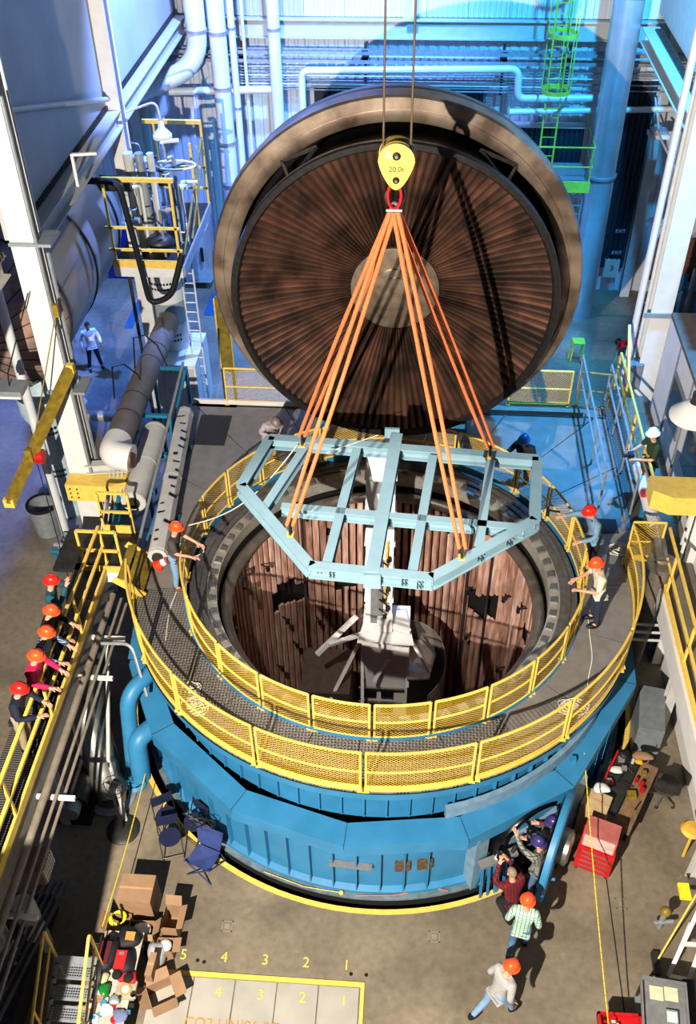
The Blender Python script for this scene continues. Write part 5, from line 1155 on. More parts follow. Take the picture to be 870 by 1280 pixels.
for k in range(7):
    mb=MB();mb.cbox(q+Vector((.15,-.18+k*.06,0)),(.03,.035,.38));obj('louvre_blade',mb,M_W,T)
q=at(27,1128,z=1.6);mb=MB();mb.lathe([(0,0),(.2,0),(.2,1.5),(.17,1.6),(0,1.6)],18,(q.x,q.y,0));solo('round_post',mb,M_W,'round pale post head at the lower left edge','post')
for k in range(5):
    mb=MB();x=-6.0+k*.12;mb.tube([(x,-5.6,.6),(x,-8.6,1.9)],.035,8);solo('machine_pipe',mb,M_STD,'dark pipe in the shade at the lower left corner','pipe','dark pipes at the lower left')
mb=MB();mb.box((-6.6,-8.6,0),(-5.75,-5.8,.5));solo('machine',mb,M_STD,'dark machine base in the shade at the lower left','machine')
# unseen slab, added out of view to shade the pit floor at left
mb=MB();mb.box((-14,-12.0,5.9),(-4.62,-11.0,7.8));struct('trim_30',mb,M_CONC)
# folding chairs by the chamber
NAVY=mat('navy_vinyl',(.10,.12,.24),.55);
def folding_chair(x,y,rz,label):
    T=thing('folding_chair',label,'chair',(x,y,0),rz,local=True)
    mb=MB();mb.prism([(.20*math.cos(a)*1.05,.20*math.sin(a)*.98) for a in[2*PI*k/18 for k in range(18)]],.44,.48);obj('seat',mb,NAVY,T)
    mb=MB();mb.prism([(-.2,.20),(.2,.20),(.2,.23),(-.2,.23)],.60,.86);obj('backrest',mb,NAVY,T)
    for s in(-1,1):
        mb=MB();mb.tube([(s*.22,.30,0),(s*.21,.12,.5),(s*.2,.23,.86)],.012,6);obj('leg',mb,M_STD,T)
        mb=MB();mb.tube([(s*.2,-.24,0),(s*.21,.02,.46)],.012,6);obj('leg',mb,M_STD,T)
    mb=MB();mb.tube([(-.2,-.2,.08),(.2,-.2,.08)],.01,5);obj('stretcher',mb,M_STD,T)
    return T
folding_chair(-4.02,-4.05,math.radians(30),'navy folding chair furthest from the camera in the group by the chamber')
folding_chair(-3.86,-4.50,math.radians(18),'navy folding chair with its seat seen whole, left of the blue camp chair')
folding_chair(-3.45,-4.15,math.radians(-35),'navy folding chair half hidden against the chamber wall')
T=thing('camp_chair','blue fabric camp chair with crossed tubular legs','chair',(-3.15,-4.85,0),math.radians(-20),local=True)
CF=mat('blue_canvas',(.18,.24,.45),.8)
mb=MB();mb.add([(-.27,-.22,.42),(.27,-.22,.42),(.24,.22,.40),(-.24,.22,.40),(0,0,.36)],[(0,1,4),(1,2,4),(2,3,4),(3,0,4)]);obj('canvas_seat',mb,CF,T)
mb=MB();mb.add([(-.24,.22,.45),(.24,.22,.45),(.29,.34,.92),(-.29,.34,.92),(.24,.235,.45),(-.24,.235,.45),(-.29,.355,.92),(.29,.355,.92)],[(0,1,2,3),(4,5,6,7),(0,3,6,5),(1,4,7,2),(3,2,7,6)]);obj('canvas_back',mb,CF,T)
for a,b in(((-.27,-.25,0),(.27,-.22,.5)),((.27,-.25,0),(-.27,-.22,.5)),((-.27,.3,0),(-.27,-.24,.5)),((.27,.3,0),(.27,-.24,.5)),((-.27,.3,0),(.28,.33,.9)),((.27,.3,0),(-.28,.33,.9))):
    mb=MB();mb.tube([a,b],.014,6);obj('leg',mb,mat('blue_tube',(.16,.22,.40),.4),T)
mb=MB();rr=random.Random(14)
for k in range(4):
    pts=[(-3.2+rr.uniform(-.3,.3),-4.5+rr.uniform(-.1,.2),.8+rr.uniform(-.1,.5)) for _ in range(6)];mb.tube(bend(pts,.2,3),.01,5)
solo('wire_bundle',mb,M_STD,'springy bundle of wires leaning on the chairs','wires')
# blue drum stands near the hatch
for k,(a,lab) in enumerate(((-66,'blue trestle with a grey clamp left of the hatch'),(-62.5,'blue trestle nearest the hatch'))):
    t=math.radians(a);x,y=5.42*math.cos(t),5.42*math.sin(t);T=thing('trestle',lab,'trestle',(x,y,0),t+PI/2,local=True)
    for i in range(3):
        mb=MB();mb.bar((-.16+.15*i,-.10,0),(-.14+.14*i,0,1.05-.05*i),.045,.03);obj('leg',mb,M_BLUE,T)
        mb=MB();mb.bar((-.16+.15*i,.12,0),(-.14+.14*i,0,1.0),.045,.03);obj('leg',mb,M_BLUE,T)
    mb=MB();mb.cbox((0,0,1.07),(.42,.16,.08));obj('clamp_head',mb,M_GREY,T);mb=MB();mb.tube([(.12,0,1.1),(.2,.02,1.25)],.04,8);obj('clamp_screw',mb,M_WHT if k==0 else M_STD,T)
mb=MB();mb.ball((-.5,-5.22,.10),.05,10,6);mb.tube([(-.5,-5.22,.1),(-1.2,-5.15,.1),(-2,-4.9,.1)],.008,5);solo('cable_plug',mb,M_Y,'yellow plug on the base flange with its cable','cable')
line('orange_cable',[(-.2,-5.25,.09),(.6,-5.2,.09),(1.1,-5.0,.10),(1.5,-5.05,.09)],.01,mat('orange_cable_rubber',(.85,.4,.2),.6),'orange cable lying on the chamber base flange','cable')
# open hatch door
hx,hy=5.35*math.cos(HA+.26),5.35*math.sin(HA+.26)
T=thing('hatch_door','round blue hatch door swung open beside the hatch','door',(3.55,-4.5,0))
tp=at(704,1014,z=2.05);bt=at(680,1152,z=.95)
HD=Matrix.Translation((3.47,-4.52,1.08))@Matrix.Rotation(math.radians(-111),4,'Z')@Matrix.Rotation(0,4,'X')
mb=MB();mb.lathe([(0,.03),(1.05,.03),(1.08,.0),(1.08,-.10),(1.0,-.10)],56,axis='y',M=HD);obj('door_rim',mb,M_BLUE,T)
mb=MB();mb.lathe([(1.0,-.10),(.95,-.13),(.5,-.20),(0,-.22)],48,axis='y',M=HD);obj('door_dish',mb,mat('glossy_black_seal',(.04,.05,.06),.25),T)
mb=MB();mb.lathe([(.34,.03),(.34,.2),(.26,.24),(0,.24)],28,axis='y',M=HD);mb.lathe([(.34,-.21),(.34,-.32),(.24,-.36),(0,-.36)],28,axis='y',M=HD);obj('door_hub',mb,M_ST,T)
mb=MB();mb.bar((3.72,-3.35,.2),(3.72,-3.35,2.1),.1,.1);obj('hinge_post',mb,M_BLUE,T)
mb=MB();mb.bar((3.72,-3.4,1.5),(3.65,-3.7,1.5),.08,.1);obj('hinge_arm',mb,M_BLUE,T);mb=MB();mb.bar((3.72,-3.4,.7),(3.65,-3.7,.7),.08,.1);obj('hinge_arm',mb,M_BLUE,T)
for z,a in((.25,-.5),(1.0,-1.0)):
    mb=MB();p=HD@Vector((.75,.0,z-1.0));mb.tube([p,p+Vector((.14,0,0))],.03,6);obj('door_clamp',mb,M_BLUE,T)
# yellow and black barrier ropes
BR=bpy.data.materials.new('yellow_barrier_chain');BR.use_nodes=True
_n=BR.node_tree;_b=_n.nodes['Principled BSDF'];_b.inputs['Base Color'].default_value=(*lin((.82,.70,.12)),1);_b.inputs['Roughness'].default_value=.5
def chain(a,b,d,label):
    a=Vector(a);b=Vector(b);T=thing('barrier_chain',label,'chain',(min(a.x,b.x),min(a.y,b.y),min(a.z,b.z)));L=(b-a).length;n=int(L/.11)
    prev=a
    for k in range(n):
        t=(k+1)/n;p=a.lerp(b,t)-Vector((0,0,d*math.sin(PI*t)));mb=MB();mb.tube([prev.lerp(p,.06),prev.lerp(p,.94)],.011,6);obj('link',mb,BR,T);prev=p
chain((3.95,-3.15,2.0),(4.0,-8.6,.9),.15,'long yellow barrier chain running from the hatch to the bottom edge')
chain(at(183,962,z=1.0),at(128,1158,z=1.0),.1,'yellow barrier chain between the chamber and the stair rail')
# right-hand floor group
T=thing('tool_chest','red rolling tool chest with a faded pink top box','tool chest',(4.3,-4.35,0))
def rot_at(cx,cy,a): return Matrix.Translation((cx,cy,0))@Matrix.Rotation(a,4,'Z')
M1=rot_at(4.28,-4.28,math.radians(-20))
mb=MB();mb.box((-.34,-.24,.1),(.34,.24,.82),M1);obj('lower_cabinet',mb,M_RED,T)
for k in range(4):
    mb=MB();mb.box((-.30,-.255,.15+k*.16),(.30,-.24,.29+k*.16),M1);d=obj('drawer',mb,M_RED,T);mb=MB();mb.box((-.25,-.27,.25+k*.16),(.25,-.255,.27+k*.16),M1);obj('handle',mb,M_ST,d)
mb=MB();mb.box((-.31,-.18,.82),(.31,.22,1.22),M1);obj('top_chest',mb,mat('faded_red_paint',(.66,.36,.33),.6),T)
for k in range(6):
    mb=MB();mb.box((-.28,-.2,.85+k*.058),(.28,-.18,.895+k*.058),M1);obj('small_drawer',mb,mat('pale_pink_drawer',(.78,.66,.62),.5),T)
for sx in(-.28,.28):
    for sy in(-.18,.18):
        mb=MB();c=M1@Vector((sx,sy,.05));mb.tube([c-Vector((.02,0,0)),c+Vector((.02,0,0))],.05,10);obj('castor',mb,M_BLK,T)
carton((4.30,-3.52),(.50,.42,1.0),math.radians(-25),'tall tan crate with a white bag on top behind the tool chest',m=mat('tan_board',(.70,.60,.45),.7))
T=thing('workbench','wooden workbench piled with tools in the dark right of the chamber','workbench',(4.95,-3.1,0))
M2=rot_at(4.98,-3.05,math.radians(-28))
mb=MB();mb.box((-.42,-.7,.72),(.02,.65,.76),M2);obj('left_top',mb,M_STD,T);mb=MB();mb.box((.05,-.95,.72),(.38,.75,.76),M2);obj('wood_plank',mb,mat('worn_plank',(.50,.38,.27),.7,0,.2,6),T)
mb=MB();mb.box((-.46,-.6,.2),(-.42,.65,.9),M2);obj('red_side',mb,M_RED,T)
for sx,sy in((-.4,-.6),(-.4,.6),(.3,-.6),(.3,.6)):
    mb=MB();mb.box((sx-.03,sy-.03,0),(sx+.03,sy+.03,.72),M2);obj('leg',mb,M_STD,T)
rr=random.Random(17)
names=('helmet_bag','cable_tin','drill_case','clamp','glove','rag')
labs=('white bag lying on the tan crate','crumpled white paper on the dark bench top','yellow drill lying on the bench','red tin on the bench beside the white paper','open cardboard tray at the far end of the bench','black helmet on the bench')
spots=((752,985,1.02,(.30,.22,.12),M_WHT),(770,962,.78,(.28,.16,.08),M_WHT),(799,952,.80,(.16,.12,.08),mat('drill_yellow',(.85,.6,.1),.5)),(763,978,.78,(.12,.12,.1),M_RED),(803,945,.78,(.4,.2,.12),M_CARD),(780,943,.78,(.24,.22,.16),M_BLK))
for nm,lab,(x,y,z,s,m) in zip(('white_bag','white_paper','power_drill','red_tin','open_tray','black_helmet'),labs,spots): lump(nm,lab,lab.split()[1] if False else nm.split('_')[1],x,y,s,m,z=z,seed=hash(nm)%7 if False else len(nm))
for k in range(16):
    p=M2@Vector((rr.uniform(-.38,.3),rr.uniform(-.55,.6),.77));mb=MB();s=rr.uniform(.03,.07)
    if k%3==0:mb.tube([p,p+Vector((rr.uniform(-.2,.2),rr.uniform(-.2,.2),.02))],.015,6)
    elif k%3==1:mb.lathe([(0,0),(s,0),(s,.12),(0,.12)],10,p)
    else:mb.cbox(p+Vector((0,0,.05)),(s*2.4,s*2,.1))
    solo('bench_tool',mb,(M_STD,M_RED,M_GAL,M_BLK,M_W,M_YD)[k%6],'small tool in the heap on the dark workbench','tool','tools heaped on the workbench')
T=thing('grey_cabinet','tall grey cabinet standing behind the workbench','cabinet',(5.75,-1.1,0));M3=rot_at(5.72,-1.2,math.radians(-10))
mb=MB();mb.box((-.26,-.62,0),(.26,.50,1.0),M3);obj('cabinet_body',mb,mat('cabinet_grey',(.44,.46,.47),.5),T);mb=MB();mb.box((-.24,-.635,.05),(.24,-.62,.95),M3);obj('cabinet_door',mb,mat('cabinet_grey',(.44,.46,.47),.5),T);mb=MB();mb.box((.17,-.65,.5),(.2,-.635,.6),M3);obj('handle',mb,M_ST,T)
T=thing('office_chair','worn grey office chair on castors right of the workbench','chair',(5.85,-2.75,0),math.radians(165),local=True)
mb=MB();mb.prism([(.25*math.cos(a),.25*math.sin(a)) for a in[2*PI*k/20 for k in range(20)]],.44,.51);obj('seat',mb,mat('grey_vinyl',(.24,.23,.22),.5),T)
mb=MB();mb.add([(x,.25-.35*x*x+dy,z) for dy in(0,.05) for z in(.62,.95) for x in(-.24,-.12,0,.12,.24)],[(0,1,6,5),(1,2,7,6),(2,3,8,7),(3,4,9,8),(10,15,16,11),(11,16,17,12),(12,17,18,13),(13,18,19,14),(5,6,16,15),(6,7,17,16),(7,8,18,17),(8,9,19,18),(0,10,11,1),(1,11,12,2),(2,12,13,3),(3,13,14,4)]);obj('backrest',mb,M_STD,T)
mb=MB();mb.tube([(0,0,.1),(0,0,.44)],.03,8);mb.bar((0,.1,.46),(0,.27,.7),.06,.02);obj('gas_post',mb,M_ST,T)
for k in range(5):
    a=2*PI*k/5;mb=MB();mb.bar((0,0,.13),(.28*math.cos(a),.28*math.sin(a),.07),.035,.03);f=obj('foot_arm',mb,M_ST,T);mb=MB();mb.ball((.28*math.cos(a),.28*math.sin(a),.035),.035,8,6);obj('castor',mb,M_BLK,f)
# lower right
T=thing('tool_cart','grey cart with papers and a tray of tools at the lower right corner','cart',(5.0,-7.15,0));M4=rot_at(5.0,-7.1,math.radians(-6))
mb=MB();mb.box((-.36,-.5,.74),(.36,.3,.80),M4);obj('cart_top',mb,M_GREY,T);mb=MB();mb.box((-.36,-.5,.2),(.36,.3,.25),M4);obj('lower_shelf',mb,M_GREY,T)
for sx,sy in((-.33,-.47),(-.33,.27),(.33,-.47),(.33,.27)):
    mb=MB();mb.box((sx-.02,sy-.02,.06),(sx+.02,sy+.02,.74),M4);obj('leg',mb,M_STD,T)
mb=MB();mb.box((-.36,.28,.8),(.36,.32,.92),M4);mb.box((-.38,-.5,.8),(-.35,.3,.88),M4);mb.box((.34,-.5,.8),(.37,.3,.88),M4);obj('cart_rim',mb,M_GREY,T)
for k,(dx,dy) in enumerate(((-.12,.12),(.12,.14))):
    mb=MB();mb.box((dx-.11,dy-.12,.801),(dx+.11,dy+.10,.82),M4);solo('open_book',mb,mat('paper_cream',(.84,.78,.64),.7),'%s page of papers lying on the grey cart'%('left','right')[k],'paper')
T=thing('small_monitor','small grey display lying on the papers of the cart','display',(5.1,-7.3,.8));mb=MB();mb.box((0,-.36,.81),(.2,-.14,.86),M4);obj('display_body',mb,M_GAL,T);mb=MB();mb.box((.02,-.34,.86),(.18,-.17,.863),M4);obj('screen',mb,M_WHT,T)
T=thing('red_tool_tray','red tray full of small tools at the bottom right edge','tray',(4.25,-7.6,.6));mb=MB();mb.box((3.9,-8.05,.6),(4.6,-7.3,.64));mb.box((3.9,-7.34,.6),(4.6,-7.3,.74));mb.box((3.9,-8.05,.6),(3.94,-7.3,.74));mb.box((4.56,-8.05,.6),(4.6,-7.3,.74));obj('tray_body',mb,M_RED,T)
mb=MB();mb.box((3.95,-8.0,0),(4.55,-7.35,.6));obj('tray_stand',mb,M_STD,T)
for k in range(16):
    mb=MB();x,y=rr.uniform(3.99,4.52),rr.uniform(-7.8,-7.38);mb.cbox((x,y,.66),(.08,.03,.04)) if k%2 else mb.lathe([(0,0),(.025,0),(.025,.1),(0,.1)],8,(x,y,.64))
    solo('tray_tool',mb,(M_ST,M_WHT,M_Y,M_BLK)[k%4],'small tool in the red tray','tool','tools in the red tray')
mb=MB();mb.box((5.45,-7.8,0),(6.4,-6.6,.55));solo('black_crate',mb,M_BLK,'black crate beside the grey cart','crate')
mb=MB();mb.box((5.62,-7.12,.551),(5.70,-7.09,.56));solo('orange_tag',mb,mat('orange_tag',(.95,.5,.15),.5),'small orange tag on the black crate','tag')
T=thing('white_trestle','white folding frame on the floor at the right edge','trestle',(5.8,-5.9,0))
for a,b in(((5.35,-6.35,.05),(6.05,-5.2,1.1)),((5.7,-6.4,.05),(6.25,-5.2,1.1)),((5.35,-6.35,.05),(5.7,-6.4,.05)),((5.6,-5.95,.45),(5.95,-5.95,.45)),((5.5,-6.1,.3),(5.9,-5.4,.1))):
    mb=MB();mb.bar(a,b,.07,.05);obj('frame_bar',mb,M_WHT,T)
T=thing('push_broom','yellow-handled broom leaning on the white frame','broom',(5.2,-6.1,0));mb=MB();mb.tube([(5.2,-6.1,.08),(5.9,-5.2,1.0)],.018,8);obj('handle',mb,M_Y,T);mb=MB();mb.cbox((5.17,-6.15,.06),(.12,.4,.1),None);obj('brush_head',mb,M_STD,T)
T=thing('valve_set','brass and grey valve set standing at the right edge','valves',(5.4,-5.4,0));mb=MB();mb.tube([(5.35,-5.45,0),(5.35,-5.45,.5)],.05,8);mb.tube([(5.2,-5.5,.25),(5.55,-5.45,.25)],.04,8);obj('valve_body',mb,M_GAL,T);mb=MB();mb.ball((5.38,-5.4,.5),.1,10,6);obj('brass_cap',mb,M_YD,T)
mb=MB();mb.cbox((5.75,-5.05,.6),(.2,.3,.06));solo('yellow_bag',mb,mat('acid_yellow_cable',(.85,.85,.15),.5),'bright yellow packet on the white frame','packet')
mb=MB();mb.lathe([(0,0),(.17,0),(.2,.05),(.15,.12),(0,.14)],18,(6.0,-4.0,.9));mb.tube([(6.05,-4.0,0),(6.05,-4.0,.95)],.03,8);solo('yellow_bollard',mb,mat('worn_gold',(.85,.66,.25),.5),'yellow domed post at the right edge','post')
# ================= people =================
def skinned(verts,edges,radii,root,m,name,parent,sub=1,label=None):
    me=bpy.data.meshes.new(name);me.from_pydata([tuple(v) for v in verts],edges,[]);o=bpy.data.objects.new(name,me);COL.objects.link(o)
    o.modifiers.new('Skin','SKIN')
    if not me.skin_vertices: 
        me.update()
    sv=me.skin_vertices[0].data
    for i,r in enumerate(radii):
        sv[i].radius=(r,r) if not isinstance(r,tuple) else r;sv[i].use_root=(i==root)
    s=o.modifiers.new('Sub','SUBSURF');s.levels=sub;s.render_levels=sub
    bpy.context.view_layer.update();dg=bpy.context.evaluated_depsgraph_get()
    m2=bpy.data.meshes.new_from_object(o.evaluated_get(dg));COL.objects.unlink(o);bpy.data.objects.remove(o);bpy.data.meshes.remove(me)
    m2.name=name;m2.materials.clear();m2.materials.append(m);m2.polygons.foreach_set('use_smooth',[True]*len(m2.polygons))
    q=bpy.data.objects.new(name,m2);COL.objects.link(q);q.parent=parent
    if label:q['label']=label
    return q
SKIN=mat('skin',(.78,.56,.45),.55,0,.04,10);HAIR=mat('dark_hair',(.16,.11,.08),.8);HAIRG=mat('grey_hair',(.55,.47,.40),.8)
def cloth(name,rgb,plaid=None):
    if plaid is None: return mat('cloth_'+name,rgb,.85,0,.08,14,.05)
    m=mat('cloth_'+name,rgb,.85,0,.03,20);nt=m.node_tree;b=nt.nodes['Principled BSDF'];tc=nt.nodes.new('ShaderNodeTexCoord')
    mx=nt.nodes.new('ShaderNodeMix');mx.data_type='RGBA';mx.inputs[7].default_value=(*lin(plaid),1)
    w1=nt.nodes.new('ShaderNodeTexWave');w1.bands_direction='X';w1.inputs['Scale'].default_value=5;w2=nt.nodes.new('ShaderNodeTexWave');w2.bands_direction='Z';w2.inputs['Scale'].default_value=5
    mxx=nt.nodes.new('ShaderNodeMath');mxx.operation='MAXIMUM'
    for w_ in(w1,w2):nt.links.new(tc.outputs['Object'],w_.inputs[0])
    nt.links.new(w1.outputs['Fac'],mxx.inputs[0]);nt.links.new(w2.outputs['Fac'],mxx.inputs[1]);pw=nt.nodes.new('ShaderNodeMath');pw.operation='GREATER_THAN';pw.inputs[1].default_value=.86;nt.links.new(mxx.outputs[0],pw.inputs[0])
    old=b.inputs['Base Color'].links[0].from_socket;nt.links.new(pw.outputs[0],mx.inputs[0]);nt.links.new(old,mx.inputs[6]);nt.links.new(mx.outputs[2],b.inputs['Base Color']);return m
def person(label,hat_px,hz,ground,facing,shirt,pants,hat,pose='stand',lean=.12,H=1.76,sleeve='long',arms=None,legs=None,group=None,head=(0,0),hair=HAIR,anchor='head',shoe=None,cam_held=False,fixed=None):
    """facing: world angle in degrees of the direction the person looks; hat_px: pixel of the hat, hz: its height in the world"""
    s=H/1.76
    AR=arms or {'stand':((.30,.03,1.14),(.30,-.08,.90)),'rail':((.27,-.12,1.20),(.20,-.42,1.10)),'camera':((.26,-.20,1.30),(.08,-.30,1.60)),'work':((.28,-.12,1.15),(.15,-.42,1.12)),'walk':((.27,.04,1.15),(.26,-.12,.95))}[pose]
    if isinstance(AR[0][0],(int,float)): AR=(AR,AR)   # (right, left)
    LG=legs or (((.11,-.02,.49),(.12,.03,.09)),((.11,-.02,.49),(.12,.03,.09)))
    crouch=0
    if legs=='crouch':
        crouch=.38;LG=(((.16,-.32,.42),(.13,-.05,.09)),((.16,-.20,.30),(.13,.18,.12)))
    ca,sa=math.cos(lean),math.sin(lean)
    def up(p):  # torso points lean forward about the hips
        x,y,z=p;dz=z-.95;return Vector((x,y*ca-dz*sa,.95+dz*ca+y*0+ (-y)*sa*-1*0))-Vector((0,0,crouch))
    P={};P['pel']=Vector((0,0,.95-crouch));P['sp']=up((0,.0,1.12));P['ch']=up((0,.0,1.32));P['ne']=up((0,-.005,1.47))
    hp,hy=head;hb=up((0,-.02,1.54));P['hb']=hb
    up_dir=Vector((math.sin(hy)*0,-math.sin(lean+hp),math.cos(lean+hp)))
    P['hc']=hb+up_dir*.09+Vector((0,-.01,0));P['ht']=hb+up_dir*.17
    verts=[];rad=[];edges=[];idx={}
    def V(n,p,r):
        idx[n]=len(verts);verts.append(Vector(p)*s);rad.append(tuple(q*s for q in r) if isinstance(r,tuple) else r*s);return idx[n]
    V('pel',P['pel'],(.105,.075));V('sp',P['sp'],(.09,.07));V('ch',P['ch'],(.105,.075));V('ne',P['ne'],.058);V('hb',P['hb'],(.062,.07));V('hc',P['hc'],(.078,.095));V('ht',P['ht'],(.060,.075))
    edges+=[(0,1),(1,2),(2,3),(3,4),(4,5),(5,6)]
    # nose and chin
    fwd=Vector((math.sin(hy),-math.cos(hy)*math.cos(lean+hp),-math.sin(lean+hp)))
    joints={}
    for sgn,ar,lg in((-1,AR[0],LG[0]),(1,AR[1],LG[1])):
        k='r' if sgn<0 else 'l'
        sh=up((sgn*.185,0,1.41));el=up((sgn*ar[0][0],ar[0][1],ar[0][2])) if pose!='abs' else Vector((sgn*ar[0][0],ar[0][1],ar[0][2]));wr=up((sgn*ar[1][0],ar[1][1],ar[1][2]))
        a=V('sh'+k,sh,.062);b=V('el'+k,el,.043);c=V('wr'+k,wr,.028);edges+=[(idx['ch'],a),(a,b),(b,c)]
        d=(wr-el).normalized();side=d.cross(Vector((0,0,1)));side=side.normalized() if side.length>.1 else Vector((1,0,0));
        pm=V('pm'+k,wr+d*.06,(.036,.020));edges.append((c,pm))
        for f in range(4):
            o_=side*(.030-.020*f);L=(.075,.085,.080,.062)[f];dn=Vector((0,0,-.012))
            f1=V('f%d%s'%(f,k),wr+d*.10+o_,.0095);f2=V('g%d%s'%(f,k),wr+d*(.10+L*.5)+o_*1.1+dn,.0085);f3=V('h%d%s'%(f,k),wr+d*(.10+L*.85)+o_*1.1+dn*3,.0075);edges+=[(pm,f1),(f1,f2),(f2,f3)]
        t1=V('t'+k,wr+d*.05+side*.048,.011);t2=V('u'+k,wr+d*.085+side*.065+Vector((0,0,-.01)),.009);edges+=[(c,t1),(t1,t2)]
        hp_=Vector((sgn*.095,0,.90-crouch));kn=Vector((sgn*lg[0][0],lg[0][1],lg[0][2]));an=Vector((sgn*lg[1][0],lg[1][1],lg[1][2]))
        a=V('hi'+k,hp_,.088);b=V('kn'+k,kn,.060);c=V('an'+k,an,.040);d_=V('to'+k,an+Vector((0,-.15,-.04)),.035);edges+=[(0,a),(a,b),(b,c),(c,d_)]
        joints[k]=(sh,el,wr,hp_,kn,an)
    rz=math.radians(facing)+PI/2
    hx_,hy_=(P['ht'].x*s,P['ht'].y*s)
    if fixed is not None: loc=Vector((fixed[0],fixed[1],ground))
    else:
        q=at(hat_px[0],hat_px[1],z=hz);off=Vector((hx_*math.cos(rz)-hy_*math.sin(rz),hx_*math.sin(rz)+hy_*math.cos(rz),0));loc=Vector((q.x-off.x,q.y-off.y,ground))
    T=thing('person',label,'person',loc,rz,group,local=True)
    skinned(verts,edges,rad,0,SKIN,'body',T,1)
    full={'pel':(.150*s,.110*s),'sp':(.135*s,.105*s),'ch':(.165*s,.12*s),'shr':.072*s,'shl':.072*s}
    def sub_mesh(names,links,scale_r,m,nm,extra=()):
        vv=[verts[idx[n]] for n in names];rr_=[];
        for n in names:
            r=full.get(n,rad[idx[n]]);rr_.append(tuple(q+scale_r for q in r) if isinstance(r,tuple) else r+scale_r)
        vv=list(vv);ee=[(names.index(a),names.index(b)) for a,b in links]
        return skinned(vv,ee,rr_,0,m,nm,T,1)
    if shirt is not None:
        idx['col']=len(verts);verts.append(verts[idx['ch']].lerp(verts[idx['ne']],.75));rad.append(.062*s)
        idx['hem']=len(verts);verts.append(verts[0]-Vector((0,0,.07*s)));rad.append((.138*s,.108*s))
        nm=['pel','sp','ch','shr','shl','elr','ell','col','hem'];lk=[('pel','hem'),('pel','sp'),('sp','ch'),('ch','shr'),('ch','shl'),('shr','elr'),('shl','ell'),('ch','col')]
        if sleeve=='long': nm+=['wrr','wrl'];lk+=[('elr','wrr'),('ell','wrl')]
        sub_mesh(nm,lk,.018,shirt,'shirt')
    idx['wst']=len(verts);verts.append(verts[0].lerp(verts[1],.55));rad.append((.150*s,.112*s))
    sub_mesh(['pel','wst','hir','hil','knr','knl','anr','anl'],[('pel','wst'),('pel','hir'),('pel','hil'),('hir','knr'),('hil','knl'),('knr','anr'),('knl','anl')],.016,pants,'trousers')
    for k in'rl':
        an=joints[k][5]*s;mb=MB();mb.ball(an+Vector((0,-.07,-.045)),.05,10,6,1.15,2.8,1.15);mb.tube([an+Vector((0,.02,-.03)),an+Vector((0,.015,.07))],.05,8);obj('shoe',mb,shoe or M_BLK,T)
    hc=P['hc']*s;Mh=Matrix.Translation(hc)@Matrix.Rotation(lean+hp,4,'X')@Matrix.Rotation(hy,4,'Z')
    mb=MB();mb.ball((0,0,0),1,14,10,.083,.10,.105);mb.v=[Mh@(v+Vector((0,.014,.022))) for v in mb.v if True]
    keep=[i for i,f in enumerate(mb.f) if sum((Mh.inverted()@mb.v[j]).y for j in f)/len(f)>-.045 or sum((Mh.inverted()@mb.v[j]).z for j in f)/len(f)>.055]
    mb.f=[mb.f[i] for i in keep];mb.sm=[True]*len(keep);mb.mi=[0]*len(keep);obj('hair',mb,hair,T)
    mb=MB();mb.ball(Mh@Vector((0,-.098,-.005)),.014,8,6,.9,1,1.6);obj('nose',mb,SKIN,T)
    for e in(-1,1):
        mb=MB();mb.ball(Mh@Vector((e*.032,-.085,.022)),.011,8,6);obj('eye',mb,M_BLK,T)
        mb=MB();mb.ball(Mh@Vector((e*.084,.0,.0)),.02,8,6,.5,1,1.4);obj('ear',mb,SKIN,T)
    mb=MB();mb.tube([Mh@Vector((-.022,-.086,-.045)),Mh@Vector((0,-.094,-.047)),Mh@Vector((.022,-.086,-.045))],.005,5);obj('mouth',mb,mat('lips',(.55,.28,.25),.5),T)
    if hat is not None:
        mb=MB();pr=[(.158,.035),(.150,.045),(.124,.055),(.118,.10),(.095,.155),(.05,.182),(0,.188)]
        mb.lathe(pr,24);mb.lathe([(.0,.04),(.155,.034)],24);mb.v=[Mh@(Vector((v.x*.86,v.y*1.0-.008,v.z*.95))) for v in mb.v];h_=obj('hard_hat',mb,hat,T)
        mb=MB();mb.tube([Mh@Vector((0,-.11*math.cos(t)-.008,.06+.135*math.sin(t))) for t in[PI*k/10 for k in range(11)]],.009,6);obj('hat_ridge',mb,hat,h_)
    if cam_held:
        c=(joints['r'][2]+joints['l'][2])*.5*s+Vector((0,-.08,.02));mb=MB();mb.cbox(c,(.15,.09,.10));mb.tube([c,c+Vector((0,-.16,0))],.04,12);k_=obj('held_camera',mb,M_BLK,None);k_['label']=('black camera held by the white-helmeted person' if hat is not None else 'black camera held up by the crouching person');k_['category']='camera'
        k_.parent=None;k_.matrix_world=Matrix.Translation(loc)@Matrix.Rotation(rz,4,'Z')
    return T
HO=mat('orange_hard_hat',(.95,.30,.13),.32,0,.03,3);HR_=mat('red_hard_hat',(.86,.13,.09),.32,0,.03,3);HW=mat('white_hard_hat',(.92,.92,.90),.32,0,.02,3);HB_=mat('blue_hard_hat',(.05,.35,.60),.3,0,.03,3);HP=mat('purple_hard_hat',(.20,.17,.36),.3,0,.03,3)
JEAN=cloth('jeans',(.28,.38,.52));JEANL=cloth('light_jeans',(.44,.55,.66));JEAND=cloth('dark_jeans',(.12,.15,.22));BLACKC=cloth('black',(.07,.07,.08));KHAKI=cloth('khaki',(.55,.49,.38))
